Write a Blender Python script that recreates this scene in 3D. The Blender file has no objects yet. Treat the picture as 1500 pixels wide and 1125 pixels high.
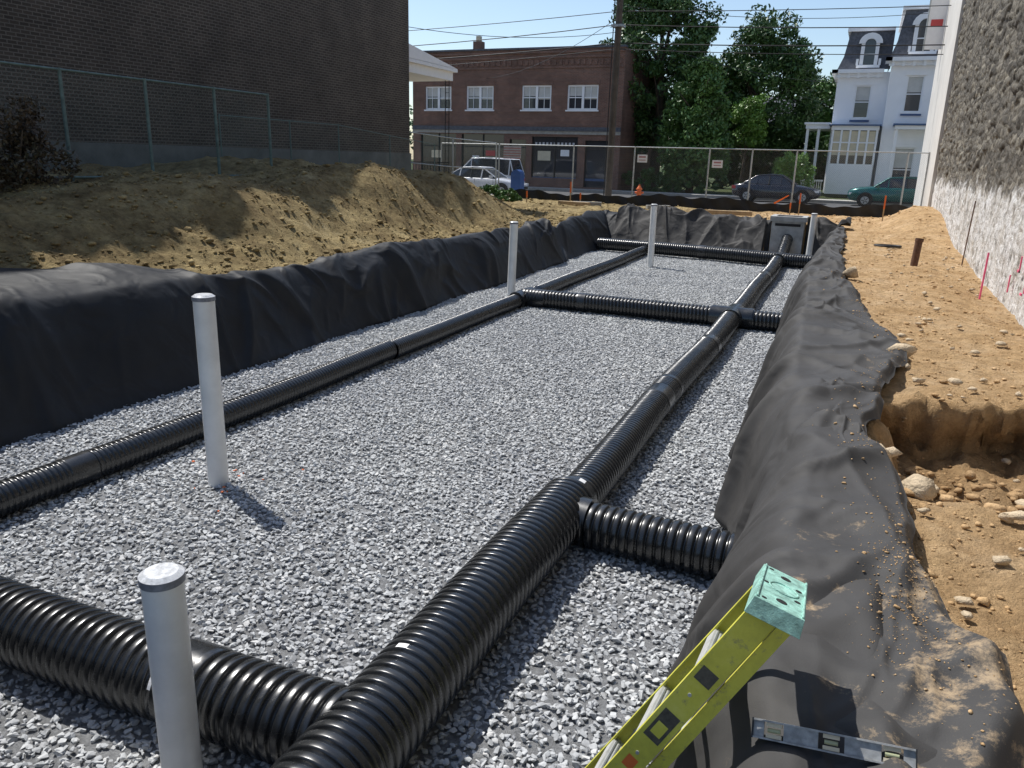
import bpy, math, random
import numpy as np
from mathutils import Matrix, Vector
from mathutils.bvhtree import BVHTree
random.seed(7); rng=np.random.default_rng(7)
scene=bpy.context.scene
C=scene.collection

# ------------------------------------------------------------------ materials
def newmat(name):
    m=bpy.data.materials.new(name); m.use_nodes=True
    nt=m.node_tree; b=nt.nodes['Principled BSDF']
    return m,nt,b
def N(nt,t,**k):
    n=nt.nodes.new(t)
    for a,v in k.items(): setattr(n,a,v)
    return n
def noise(nt,vec,scale,detail=5,rough=.6,dist=0):
    n=N(nt,'ShaderNodeTexNoise'); n.inputs['Scale'].default_value=scale
    n.inputs['Detail'].default_value=detail; n.inputs['Roughness'].default_value=rough; n.inputs['Distortion'].default_value=dist
    if vec is not None: nt.links.new(vec,n.inputs['Vector'])
    return n.outputs['Fac']
def ramp(nt,fac,stops):
    r=N(nt,'ShaderNodeValToRGB'); e=r.color_ramp.elements
    while len(e)<len(stops): e.new(.5)
    for i,(p,c) in enumerate(stops):
        e[i].position=p; e[i].color=(*c,1) if len(c)==3 else c
    nt.links.new(fac,r.inputs['Fac']); return r.outputs['Color']
def mix(nt,fac,a,b,mode='MIX'):
    m=N(nt,'ShaderNodeMix',data_type='RGBA',blend_type=mode)
    for s,v in((0,fac),(6,a),(7,b)):
        if isinstance(v,(int,float)): m.inputs[s].default_value=v
        elif isinstance(v,tuple): m.inputs[s].default_value=(*v,1)
        else: nt.links.new(v,m.inputs[s])
    return m.outputs[2]
def mth(nt,op,a,b=None,clamp=False):
    m=N(nt,'ShaderNodeMath',operation=op,use_clamp=clamp)
    for i,v in enumerate((a,b)):
        if v is None: continue
        if isinstance(v,(int,float)): m.inputs[i].default_value=v
        else: nt.links.new(v,m.inputs[i])
    return m.outputs[0]
def pos(nt): return N(nt,'ShaderNodeNewGeometry').outputs['Position']
def bump(nt,b,h,strength,dist=.02):
    n=N(nt,'ShaderNodeBump'); n.inputs['Strength'].default_value=strength; n.inputs['Distance'].default_value=dist
    nt.links.new(h,n.inputs['Height']); nt.links.new(n.outputs['Normal'],b.inputs['Normal'])
def simple(name,col,rough=.6,var=.25,scale=6,bmp=0,metal=0,dist=.01,spec=None):
    m,nt,b=newmat(name); p=pos(nt)
    f=noise(nt,p,scale,6)
    c=ramp(nt,f,[(.3,tuple(x*(1-var) for x in col)),(.7,tuple(min(1,x*(1+var)) for x in col))])
    nt.links.new(c,b.inputs['Base Color']); b.inputs['Roughness'].default_value=rough; b.inputs['Metallic'].default_value=metal
    if spec is not None: b.inputs['Specular IOR Level'].default_value=spec
    if bmp: bump(nt,b,noise(nt,p,scale*6,4),bmp,dist)
    return m
def brick(name,axis,c1,c2,mort,bw=.215,rh=.075,var=.35,bias=0):
    m,nt,b=newmat(name); p=pos(nt)
    s=N(nt,'ShaderNodeSeparateXYZ'); nt.links.new(p,s.inputs[0])
    cb=N(nt,'ShaderNodeCombineXYZ'); nt.links.new(s.outputs[axis],cb.inputs[0]); nt.links.new(s.outputs[2],cb.inputs[1])
    t=N(nt,'ShaderNodeTexBrick'); nt.links.new(cb.outputs[0],t.inputs['Vector'])
    t.inputs['Scale'].default_value=1; t.inputs['Brick Width'].default_value=bw; t.inputs['Row Height'].default_value=rh
    t.inputs['Mortar Size'].default_value=.011; t.inputs['Color1'].default_value=(*c1,1); t.inputs['Color2'].default_value=(*c2,1)
    t.inputs['Mortar'].default_value=(*mort,1); t.inputs['Bias'].default_value=bias
    f=noise(nt,p,.8,7,.65)
    v=ramp(nt,f,[(.3,(1-var,)*3),(.72,(1+var*.6,)*3)])
    c=mix(nt,1.0,t.outputs['Color'],v,'MULTIPLY')
    nt.links.new(c,b.inputs['Base Color']); b.inputs['Roughness'].default_value=.85
    h=mth(nt,'SUBTRACT',noise(nt,p,30,3),t.outputs['Fac'])
    bump(nt,b,h,.6,.012); return m

M={}
M['pvc']=simple('white_pvc',(.80,.80,.78),.35,.08,5)
M['pvccap']=simple('pvc_tape_cap',(.62,.63,.64),.3,.35,40)
M['tape']=simple('grey_tape',(.2,.21,.24),.4,.3,30)
M['steel']=simple('galvanised',(.42,.44,.44),.45,.2,8,metal=.5)
M['green_steel']=simple('green_fence_paint',(.13,.19,.17),.6,.3,8)
M['wood']=simple('weathered_wood',(.085,.07,.055),.9,.35,3,.4)
M['lumber']=simple('lumber',(.42,.3,.17),.8,.25,5,.2)
M['trim']=simple('white_trim',(.86,.87,.88),.6,.04,3)
M['cream']=simple('cream_paint',(.62,.55,.4),.7,.1,3)
M['blind']=simple('window_blind',(.55,.55,.52),.7,.1,3)
M['bluetrim']=simple('blue_trim',(.06,.11,.22),.6,.2,5)
M['whitewall']=simple('white_house_paint',(.88,.89,.9),.7,.03,1.5,.05)
M['slate']=simple('slate_roof',(.09,.095,.11),.7,.4,7,.3)
M['concrete']=simple('concrete',(.33,.32,.29),.9,.2,6,.3)
M['found']=simple('foundation_render',(.16,.165,.15),.9,.3,1.5,.3)
M['basin']=simple('precast_concrete',(.38,.39,.39),.9,.25,5,.3)
M['walk']=simple('sidewalk_concrete',(.42,.40,.36),.9,.15,2,.15)
M['asphalt']=simple('asphalt',(.085,.085,.088),.9,.2,3,.4)
M['dark']=simple('dark_interior',(.015,.015,.017),.7,.2,3)
M['tire']=simple('tire_rubber',(.018,.018,.018),.8,.2,5)
M['orange']=simple('orange_paint',(.75,.16,.03),.5,.1,5)
M['pink']=simple('pink_paint',(.85,.12,.25),.5,.1,5)
M['red']=simple('red_paint',(.5,.06,.06),.5,.1,5)
M['fred']=simple('faded_red',(.42,.2,.2),.6,.2,9)
M['fwhite']=simple('faded_white',(.5,.5,.52),.6,.15,9)
M['blue']=simple('mailbox_blue',(.03,.09,.28),.4,.1,5)
M['white']=simple('white_paint',(.8,.8,.8),.5,.05,5)
M['black']=simple('black_plastic',(.015,.015,.015),.5,.2,5)
M['rust']=simple('rusty_pipe',(.12,.06,.035),.8,.4,20,.3)
M['barn_brick']=brick('brown_brick',0,(.24,.11,.072),(.16,.073,.05),(.22,.18,.15))
M['dark_brick']=brick('dark_side_brick',1,(.095,.074,.056),(.058,.045,.034),(.18,.158,.13),.215,.078,var=.32)
M['dark_brickx']=brick('dark_front_brick',0,(.082,.066,.052),(.05,.04,.032),(.16,.145,.12),var=.4)
def glassm():
    m,nt,b=newmat('window_glass'); b.inputs['Base Color'].default_value=(.03,.035,.045,1); b.inputs['Roughness'].default_value=.06
    b.inputs['Specular IOR Level'].default_value=.8; return m
M['glass']=glassm()
def carpaint(name,c,metal=.0):
    m,nt,b=newmat(name); f=noise(nt,pos(nt),3,4)
    col=ramp(nt,f,[(.3,tuple(x*.9 for x in c)),(.7,c)]); nt.links.new(col,b.inputs['Base Color'])
    b.inputs['Roughness'].default_value=.25; b.inputs['Metallic'].default_value=metal
    b.inputs['Coat Weight'].default_value=.8; b.inputs['Coat Roughness'].default_value=.05
    return m
def hdpe():
    m,nt,b=newmat('black_hdpe'); p=pos(nt)
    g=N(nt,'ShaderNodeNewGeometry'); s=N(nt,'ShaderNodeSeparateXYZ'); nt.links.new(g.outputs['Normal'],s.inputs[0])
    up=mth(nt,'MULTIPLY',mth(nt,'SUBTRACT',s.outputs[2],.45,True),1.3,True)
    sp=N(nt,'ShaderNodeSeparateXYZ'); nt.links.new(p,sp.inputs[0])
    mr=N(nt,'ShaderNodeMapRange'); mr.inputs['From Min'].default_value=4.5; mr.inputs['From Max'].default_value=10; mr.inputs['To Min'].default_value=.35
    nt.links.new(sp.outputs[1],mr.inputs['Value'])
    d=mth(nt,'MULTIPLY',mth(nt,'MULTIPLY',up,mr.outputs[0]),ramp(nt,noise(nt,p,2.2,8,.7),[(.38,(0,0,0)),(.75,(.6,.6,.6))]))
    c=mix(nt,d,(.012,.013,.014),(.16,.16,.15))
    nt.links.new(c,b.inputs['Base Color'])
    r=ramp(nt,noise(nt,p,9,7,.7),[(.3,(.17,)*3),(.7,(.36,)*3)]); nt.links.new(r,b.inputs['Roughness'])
    b.inputs['Specular IOR Level'].default_value=.75
    return m
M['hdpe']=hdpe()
def soilcol(nt,p,s):
    n1=noise(nt,p,1.1,9,.68); n2=noise(nt,p,9,8,.72); n4=noise(nt,p,3.2,6,.7)
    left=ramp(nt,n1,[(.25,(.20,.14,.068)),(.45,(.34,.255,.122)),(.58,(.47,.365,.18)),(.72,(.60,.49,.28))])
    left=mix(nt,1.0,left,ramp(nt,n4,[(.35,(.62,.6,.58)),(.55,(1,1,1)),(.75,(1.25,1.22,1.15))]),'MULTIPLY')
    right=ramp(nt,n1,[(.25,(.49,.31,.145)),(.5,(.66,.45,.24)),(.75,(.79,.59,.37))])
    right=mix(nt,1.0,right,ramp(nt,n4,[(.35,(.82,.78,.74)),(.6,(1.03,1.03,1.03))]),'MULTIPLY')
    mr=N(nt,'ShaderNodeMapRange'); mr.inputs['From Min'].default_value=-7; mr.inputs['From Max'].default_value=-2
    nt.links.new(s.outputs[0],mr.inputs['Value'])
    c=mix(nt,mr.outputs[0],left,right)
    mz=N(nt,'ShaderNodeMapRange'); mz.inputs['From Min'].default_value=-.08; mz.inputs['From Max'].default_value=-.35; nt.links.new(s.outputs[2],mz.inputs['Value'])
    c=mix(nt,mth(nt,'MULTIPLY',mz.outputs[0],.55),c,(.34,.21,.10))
    return mix(nt,1.0,c,ramp(nt,n2,[(.3,(.64,.62,.60)),(.6,(1.05,1.05,1.05))]),'MULTIPLY')
def soil():
    m,nt,b=newmat('soil_ground'); p=pos(nt)
    s=N(nt,'ShaderNodeSeparateXYZ'); nt.links.new(p,s.inputs[0])
    c=soilcol(nt,p,s)
    mf=N(nt,'ShaderNodeMapRange'); mf.inputs['From Min'].default_value=34.2; mf.inputs['From Max'].default_value=35.0
    nt.links.new(s.outputs[1],mf.inputs['Value'])
    grass=ramp(nt,noise(nt,p,9,6),[(.3,(.04,.06,.02)),(.7,(.1,.12,.05))])
    c=mix(nt,mf.outputs[0],c,grass)
    nt.links.new(c,b.inputs['Base Color']); b.inputs['Roughness'].default_value=.95
    b.inputs['Specular IOR Level'].default_value=.2
    h=mth(nt,'ADD',mth(nt,'MULTIPLY',noise(nt,p,6,9,.72),1.0),mth(nt,'MULTIPLY',noise(nt,p,45,5,.7),.4))
    bump(nt,b,h,.95,.11); return m
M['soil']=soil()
def clodm():
    m,nt,b=newmat('soil_clod'); p=pos(nt); s=N(nt,'ShaderNodeSeparateXYZ'); nt.links.new(p,s.inputs[0])
    nt.links.new(soilcol(nt,p,s),b.inputs['Base Color']); b.inputs['Roughness'].default_value=.95; b.inputs['Specular IOR Level'].default_value=.2
    bump(nt,b,noise(nt,p,40,5,.7),.8,.02); return m
M['clod']=clodm()
M['rock']=simple('sand_stone',(.56,.45,.31),.9,.25,5,.8,dist=.03,spec=.2)
def fabricm(name,base,dust,th=.70,rough=.7):
    m,nt,b=newmat(name); p=pos(nt)
    f=noise(nt,p,1.6,7,.62)
    c=ramp(nt,f,[(.3,tuple(x*.75 for x in base)),(.7,tuple(x*1.3 for x in base))])
    if dust:
        s=N(nt,'ShaderNodeSeparateXYZ'); nt.links.new(p,s.inputs[0])
        mr=N(nt,'ShaderNodeMapRange'); mr.inputs['From Min'].default_value=-.45; mr.inputs['From Max'].default_value=.7
        mr.inputs['To Min'].default_value=0.0; mr.inputs['To Max'].default_value=.15
        nt.links.new(s.outputs[0],mr.inputs['Value'])
        mz=N(nt,'ShaderNodeMapRange'); mz.inputs['From Min'].default_value=4.2; mz.inputs['From Max'].default_value=2.8; mz.inputs['To Max'].default_value=.06
        nt.links.new(s.outputs[1],mz.inputs['Value'])
        g=mth(nt,'ADD',mth(nt,'ADD',noise(nt,p,3.4,11,.78),mr.outputs[0]),mz.outputs[0])
        fm=ramp(nt,g,[(th,(0,0,0)),(th+.10,(.85,.85,.85))])
        c=mix(nt,mth(nt,'MULTIPLY',noise(nt,p,2.2,8,.7),.18),c,(.22,.2,.175))
        c=mix(nt,fm,c,(.42,.31,.19))
    nt.links.new(c,b.inputs['Base Color']); b.inputs['Roughness'].default_value=rough
    b.inputs['Specular IOR Level'].default_value=.35
    h=mth(nt,'ADD',noise(nt,p,2.6,2,.4,.8),mth(nt,'MULTIPLY',noise(nt,p,220,2),.02))
    bump(nt,b,h,.5,.08); return m
M['fabR']=fabricm('geotextile_dusty',(.036,.036,.037),True,.69)
M['fabD']=fabricm('geotextile_rumpled',(.024,.024,.025),True,.86)
M['fabL']=fabricm('geotextile',(.018,.019,.021),False,rough=.62)
def gravelm():
    m,nt,b=newmat('crushed_stone'); oi=N(nt,'ShaderNodeObjectInfo')
    c=ramp(nt,oi.outputs['Random'],[(0,(.40,.405,.41)),(.4,(.51,.52,.525)),(.85,(.61,.62,.62)),(1,(.72,.71,.69))])
    p=pos(nt); c=mix(nt,1.0,c,ramp(nt,noise(nt,p,35,5),[(.3,(.82,.82,.82)),(.7,(1.1,1.1,1.1))]),'MULTIPLY')
    c=mix(nt,1.0,c,ramp(nt,noise(nt,p,.5,4),[(.3,(.88,.885,.9)),(.7,(1.06,1.06,1.04))]),'MULTIPLY')
    nt.links.new(c,b.inputs['Base Color']); b.inputs['Roughness'].default_value=.9; b.inputs['Specular IOR Level'].default_value=.25
    bump(nt,b,noise(nt,p,90,4,.7),.5,.006); return m
M['gravel']=gravelm()
M['gravelbase']=simple('gravel_bed',(.33,.335,.34),.9,.4,30,1,dist=.03)
def stonewall():
    m,nt,b=newmat('rubble_stone_wall'); p=pos(nt)
    s=N(nt,'ShaderNodeSeparateXYZ'); nt.links.new(p,s.inputs[0])
    cb=N(nt,'ShaderNodeCombineXYZ'); 
    wv=mth(nt,'MULTIPLY',mth(nt,'SUBTRACT',noise(nt,p,2.5,4),.5),1.6)
    nt.links.new(mth(nt,'ADD',mth(nt,'MULTIPLY',s.outputs[1],2.6),wv),cb.inputs[0]); nt.links.new(mth(nt,'ADD',mth(nt,'MULTIPLY',s.outputs[2],6.5),wv),cb.inputs[1])
    v=N(nt,'ShaderNodeTexVoronoi'); v.inputs['Scale'].default_value=1; nt.links.new(cb.outputs[0],v.inputs['Vector'])
    v2=N(nt,'ShaderNodeTexVoronoi',feature='DISTANCE_TO_EDGE'); v2.inputs['Scale'].default_value=1; nt.links.new(cb.outputs[0],v2.inputs['Vector'])
    sp=N(nt,'ShaderNodeSeparateColor'); nt.links.new(v.outputs['Color'],sp.inputs[0])
    st=ramp(nt,sp.outputs[0],[(0,(.10,.092,.08)),(.5,(.175,.162,.14)),(1,(.27,.25,.21))])
    jo=ramp(nt,v2.outputs['Distance'],[(.0,(.45,.43,.4)),(.10,(1,1,1))])
    st=mix(nt,1.0,st,jo,'MULTIPLY')
    st=mix(nt,1.0,st,ramp(nt,noise(nt,p,9,8,.72),[(.3,(.55,.55,.55)),(.7,(1.35,1.3,1.2))]),'MULTIPLY')
    pl=ramp(nt,noise(nt,p,1.6,8,.7),[(.3,(.54,.49,.42)),(.5,(.76,.75,.73)),(.8,(.84,.84,.84))])
    pl=mix(nt,1.0,pl,ramp(nt,noise(nt,p,7,8,.75),[(.35,(.6,.58,.55)),(.55,(1,1,1))]),'MULTIPLY')
    edge=mth(nt,'ADD',s.outputs[2],mth(nt,'MULTIPLY',mth(nt,'SUBTRACT',noise(nt,p,1.8,9,.7),.5),1.5))
    fac=ramp(nt,mth(nt,'MULTIPLY',edge,.33),[(.43,(1,1,1)),(.51,(0,0,0))])
    patch=ramp(nt,noise(nt,p,3.6,9,.75),[(.51,(1,1,1)),(.61,(.15,.15,.15))])
    c=mix(nt,mth(nt,'MULTIPLY',fac,patch),st,pl)
    nt.links.new(c,b.inputs['Base Color']); b.inputs['Roughness'].default_value=.95
    h=mth(nt,'ADD',mth(nt,'MULTIPLY',v2.outputs['Distance'],.6),mth(nt,'MULTIPLY',noise(nt,p,14,7,.7),.8))
    bump(nt,b,h,.9,.06); return m
M['stonewall']=stonewall()
M['stucco']=simple('stucco',(.62,.6,.56),.9,.1,1.2,.2)
def chain(name,col,axis,th=.05):
    m,nt,b=newmat(name); p=pos(nt)
    s=N(nt,'ShaderNodeSeparateXYZ'); nt.links.new(p,s.inputs[0])
    def line(op):
        u=mth(nt,op,s.outputs[axis],s.outputs[2]); u=mth(nt,'FRACT',mth(nt,'DIVIDE',u,.075))
        return mth(nt,'LESS_THAN',u,th)
    fac=mth(nt,'MAXIMUM',line('ADD'),line('SUBTRACT'))
    b.inputs['Base Color'].default_value=(*col,1); b.inputs['Roughness'].default_value=.5
    t=N(nt,'ShaderNodeBsdfTransparent'); mx=N(nt,'ShaderNodeMixShader')
    nt.links.new(fac,mx.inputs[0]); nt.links.new(t.outputs[0],mx.inputs[1]); nt.links.new(b.outputs[0],mx.inputs[2])
    nt.links.new(mx.outputs[0],nt.nodes['Material Output'].inputs[0]); return m
M['chainx']=chain('chain_link_x',(.3,.32,.32),0,.045)
M['chainy']=chain('chain_link_y',(.12,.18,.16),1,.05)
def leafm(name,a,b_,c_):
    m,nt,b=newmat(name); p=pos(nt)
    c=ramp(nt,noise(nt,p,.9,5,.7),[(.3,a),(.5,b_),(.72,c_)])
    nt.links.new(c,b.inputs['Base Color']); b.inputs['Roughness'].default_value=.5
    return m
M['leafD']=leafm('foliage_dark',(.035,.07,.02),(.058,.12,.03),(.09,.17,.042))
M['leafM']=leafm('foliage_mid',(.055,.11,.026),(.085,.17,.038),(.13,.24,.052))
M['leafL']=leafm('foliage_light',(.09,.18,.03),(.14,.26,.045),(.2,.35,.06))
M['brush']=leafm('dry_brush',(.05,.035,.022),(.09,.065,.04),(.07,.075,.035))
M['bark']=simple('bark',(.09,.07,.05),.95,.3,6,.6)

# ------------------------------------------------------------------ mesh builder
class MB:
    def __init__(s,mats): s.v=[];s.f=[];s.m=[];s.mats=mats;s.T=Matrix.Identity(4);s.sm=[]
    def add(s,vs,fs,mat=0,smooth=False):
        o=len(s.v); s.v+=[tuple(s.T@Vector(v)) for v in vs]
        for f in fs: s.f.append(tuple(i+o for i in f)); s.m.append(s.mats.index(mat)); s.sm.append(smooth)
    def box(s,x0,x1,y0,y1,z0,z1,mat):
        s.add([(x0,y0,z0),(x1,y0,z0),(x1,y1,z0),(x0,y1,z0),(x0,y0,z1),(x1,y0,z1),(x1,y1,z1),(x0,y1,z1)],
              [(0,3,2,1),(4,5,6,7),(0,1,5,4),(1,2,6,5),(2,3,7,6),(3,0,4,7)],mat)
    def cyl(s,a,b,r0,r1,mat,n=16,caps=True):
        a=Vector(a);b=Vector(b);d=(b-a).normalized();u=d.orthogonal().normalized();w=d.cross(u)
        vs=[];
        for c,r in((a,r0),(b,r1)):
            for i in range(n):
                t=2*math.pi*i/n; vs.append(c+u*r*math.cos(t)+w*r*math.sin(t))
        s.add(vs,[(i,(i+1)%n,n+(i+1)%n,n+i) for i in range(n)],mat,True)
        if caps:
            s.add(vs[:n],[tuple(range(n-1,-1,-1))],mat); s.add(vs[n:],[tuple(range(n))],mat)
    def quad(s,p,mat): s.add(p,[tuple(range(len(p)))],mat)
    def build(s,name,parent=None,bevel=0):
        me=bpy.data.meshes.new(name); me.from_pydata(s.v,[],s.f)
        for k in s.mats: me.materials.append(M[k])
        me.polygons.foreach_set('material_index',s.m); me.polygons.foreach_set('use_smooth',s.sm); me.update()
        o=bpy.data.objects.new(name,me); C.objects.link(o)
        if parent: o.parent=parent
        if bevel:
            bv=o.modifiers.new('bevel','BEVEL'); bv.width=bevel; bv.segments=2; bv.limit_method='ANGLE'
        return o
def empty(name):
    o=bpy.data.objects.new(name,None); C.objects.link(o); return o
def npmesh(name,v,f,mats,smooth=False,parent=None):
    me=bpy.data.meshes.new(name); me.vertices.add(len(v)); me.vertices.foreach_set('co',np.asarray(v,dtype=np.float32).ravel())
    f=np.asarray(f); k=f.shape[1]
    me.loops.add(f.size); me.loops.foreach_set('vertex_index',f.ravel().astype(np.int32))
    me.polygons.add(len(f)); me.polygons.foreach_set('loop_start',np.arange(0,f.size,k,dtype=np.int32))
    me.polygons.foreach_set('loop_total',np.full(len(f),k,dtype=np.int32))
    if smooth: me.polygons.foreach_set('use_smooth',np.ones(len(f),dtype=bool))
    for m in mats: me.materials.append(M[m])
    me.update(calc_edges=True); me.validate()
    o=bpy.data.objects.new(name,me); C.objects.link(o)
    if parent: o.parent=parent
    return o
def gridfaces(nr,nc):
    i=np.arange(nr-1)[:,None]*nc+np.arange(nc-1)[None,:]
    i=i.ravel(); return np.stack([i,i+1,i+nc+1,i+nc],1)

# ------------------------------------------------------------------ noise
def hsh(a,b,seed): q=np.sin(a*127.1+b*311.7+seed*74.7)*43758.5453; return q-np.floor(q)
def vn(x,y,seed=0):
    xi=np.floor(x);yi=np.floor(y);fx=x-xi;fy=y-yi
    u=fx*fx*fx*(fx*(fx*6-15)+10);v=fy*fy*fy*(fy*(fy*6-15)+10)
    a=hsh(xi,yi,seed);b=hsh(xi+1,yi,seed);c=hsh(xi,yi+1,seed);d=hsh(xi+1,yi+1,seed)
    return (a+(b-a)*u+(c-a)*v+(a-b-c+d)*u*v)*2-1
def fbm(x,y,o=5,seed=0,g=.5):
    r=0;a=1;t=0
    for k in range(o):
        ca,sa=math.cos(k*1.1),math.sin(k*1.1)
        r=r+a*vn((x*ca-y*sa)*2**k+k*17.3,(x*sa+y*ca)*2**k-k*9.1,seed+k); t+=a; a*=g
    return r/t
def vor(x,y,seed=0):
    xi=np.floor(x);yi=np.floor(y);d1=np.full(x.shape,9.);d2=np.full(x.shape,9.);val=np.zeros(x.shape)
    for i in(-1,0,1):
        for j in(-1,0,1):
            cx=xi+i+.1+.8*hsh(xi+i,yi+j,seed);cy=yi+j+.1+.8*hsh(xi+i,yi+j,seed+5)
            d=np.hypot(x-cx,y-cy); m=d<d1; d2=np.where(m,d1,np.minimum(d2,d)); val=np.where(m,hsh(xi+i,yi+j,seed+9),val); d1=np.where(m,d,d1)
    return d1,d2,val
def ss(a,b,x): t=np.clip((x-a)/(b-a),0,1); return t*t*(3-2*t)

XR=lambda y:np.interp(y,[0,3.3,5.2,6.5,10.3,14,22,26],[-.42,-.45,-.45,-.70,-.90,-1.08,-.95,-.95])
XL=lambda y:np.interp(y,[0,4.4,6.7,11,16,21,23.5,26],[-7.1,-7.05,-7.0,-7.2,-7.25,-7.45,-7.6,-7.6])
Y0F=lambda x:1.0+.85*ss(-2.75,-3.3,x)
Y1=25.3
xr=lambda y:np.interp(y,[0,2.0,2.5,3,3.8,5,5.6,6.3,7.0,7.8,8.8,9.9,13,18.5,22,26],[1.0,.78,.7,.52,.42,.2,.2,.3,.36,.62,.55,.4,-.08,-.3,-.35,-.5])+.06*vn(y*1.7,y*0,13)+.02*vn(y*5.1,y*0,14)
xl=lambda y:np.interp(y,[0,5,6.5,8,10,16,22,27],[-9.0,-8.9,-8.5,-8.0,-7.85,-8.0,-8.15,-8.5])+.14*vn(y*.9,y*0,23)+.05*vn(y*2.6,y*0,24)
def pitd(x,y):
    basin=(x>-2.75)&(x<-1.4)
    yf=np.where(basin,y-26.05,(y-Y1)*.32)
    return np.maximum(np.maximum((XL(y)-x)*.62,x-XR(y)),np.maximum((Y0F(x)-y)*.8,yf))
def holef(x,y):
    rim=6.5+.26*vn(x*1.8,x*0,8)+.14*vn(x*4.3,x*0,9)+.06*vn(x*11,x*0,10)+.35*(x-.4)
    k2=.05+.05*(vn(x*3.1,x*0,12)+1)
    yy_=y+.06*vn(x*6,y*6,15)+.035*vn(x*13,y*13,16)
    hy=ss(4.4,5.6,y+.18*vn(x*2,y*2,4))*ss(rim+k2,rim-k2*.6,yy_)
    side=ss(.28,.55,x+.08*vn(y*5,x*5,6))*(x<2.2)
    return rim,hy,side
def ground_s(x,y):
    e0=-8.55+.35*vn(y*.45,y*0,3)-.5*ss(7,4,y)
    t=ss(e0,e0-2.3+.5*vn(y*.35,y*0,5),x)
    hp=np.interp(y,[-5,3,8,11.5,12.8,15,18.5,20.5,22.5,24,27,34],[.85,.85,1.0,1.2,1.0,1.4,1.5,1.0,.45,.12,.06,.05])
    z=t*hp*(1+.12*vn(x*.5,y*.5,9))
    z=z+.30*ss(8.2,5.5,y)*ss(-7.3,-8.0,x)*ss(-10.5,-9.0,x)
    z=z+.09*ss(-7.3,-7.8,x)*(x<-7)*vn(y*.55,y*0,33)*ss(26,24,y)
    z=z+.55*ss(21,27,y)*ss(34,30,y)*ss(.2,1.7,x)*(x<3)
    z=z-.15*ss(1.0,2.0,x)*(x<3)*ss(9,12,y)*ss(20,15,y)
    rim,hy,side=holef(x,y)
    z=z-(.52-.16*ss(rim-.9,rim-.15,y)*(1+vn(x*2.3,y*1.5,18))*.7)*hy*side
    d=pitd(x,y)
    k=ss(.0,.42,d)
    return -1.08*(1-k)+z*k
def ground(x,y):
    d=pitd(x,y)
    m=ss(.25,1.0,d)*(y<34.5)*(np.abs(x)<60)
    left=ss(-7.5,-8.3,x); lm=ss(0,.7,xl(y)+.15-x)
    n=left*lm*(.17*fbm(x*.9,y*.9,7,21,.55)+.13*np.abs(fbm(x*1.9,y*1.9,5,31,.6))-.03)+(1-left)*.06*fbm(x*2.2,y*2.2,7,41,.62)
    far=ss(26.5,28.5,y)*.07*fbm(x*1.5,y*1.5,5,51)
    hole=.14*fbm(x*4,y*4,6,61,.65)*ss(4.3,5,y)*ss(7.4,6.7,y)*ss(.35,.6,x)
    z=ground_s(x,y)+m*(n+far+hole)
    under=np.where(x<-6,ss(0,.2,x-xl(y)-.05),np.where((x>-1.6)&(x<1.3),ss(0,.12,xr(y)-.06-x),0))*(y<26)*ss(-.05,.1,d)
    z=z-.12*under
    z=np.where(y>34.8,-.03,z); z=np.where((y>36.95)&(y<48.05),-.18,z)
    z=np.where((np.abs(x)>60)|(y<-6),-.03,z)
    return z
xs=np.concatenate([[-400,-250,-150,-90,-61,-45,-32,-24,-20,-18],np.arange(-17,-8.6,.08),np.arange(-8.6,-6.7,.06),np.arange(-6.7,-3.1,.3),np.arange(-3.1,-1.3,.1),np.arange(-1.3,2.3,.03),[2.5,3,5,10,20,40,61,90,150,250,400]])
ys=np.concatenate([[-400,-200,-80,-30,-10,-6,-3],np.arange(-2,9.5,.032),np.arange(9.5,28,.08),np.arange(28,34.8,.15),[34.79,34.85,35.8,36.94,36.96,40,45,48.04,48.06,49,52,60,75,100,150,250,400]])
GX,GY=np.meshgrid(xs,ys); GZ=ground(GX,GY)
rim,hy,side=holef(GX,GY)
# undercut the excavated bank: the foot of the cut sits behind its crumbling lip
GY2=GY+.26*side*ss(.25,.95,hy)*ss(rim-.6,rim-.08,GY)*(GY<8)*(GY>4)*(1+.5*vn(GX*3,GY*0,19))
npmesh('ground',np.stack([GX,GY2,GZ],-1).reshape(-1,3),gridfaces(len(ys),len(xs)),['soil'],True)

# ------------------------------------------------------------------ rocks
def hull_rock(seed,n=13,fl=(1,.75,.55)):
    import bmesh
    r=random.Random(seed); bm=bmesh.new()
    for i in range(n):
        v=Vector((r.gauss(0,1),r.gauss(0,1),r.gauss(0,1))).normalized()*r.uniform(.8,1)
        bm.verts.new((v.x*fl[0]*.5,v.y*fl[1]*.5,v.z*fl[2]*.5))
    bmesh.ops.convex_hull(bm,input=bm.verts)
    bmesh.ops.triangulate(bm,faces=bm.faces); bm.verts.index_update()
    vs=np.array([v.co[:] for v in bm.verts]);fs=np.array([[v.index for v in f.verts] for f in bm.faces]); bm.free()
    return vs,fs
ROCKS=[hull_rock(100+i,15,(1,random.uniform(.6,.9),random.uniform(.4,.7))) for i in range(12)]
def scatter(name,P,S,mat,sink=.25):
    V=[];F=[];o=0
    for p,s in zip(P,S):
        v,f=ROCKS[rng.integers(len(ROCKS))]
        a=rng.uniform(0,6.283); ca,sa=math.cos(a),math.sin(a)
        q=v*s; x=q[:,0]*ca-q[:,1]*sa; y=q[:,0]*sa+q[:,1]*ca
        V.append(np.stack([x+p[0],y+p[1],q[:,2]+p[2]+s*(.27-sink)],1)); F.append(f+o); o+=len(v)
    return npmesh(name,np.concatenate(V),np.concatenate(F),[mat])
n=13000; py=3+rng.power(.85,n)*23; px=xl(py)-.1-rng.random(n)**1.3*5.5; s=np.clip(rng.lognormal(-3.3,.6,n),.015,.2)
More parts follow.
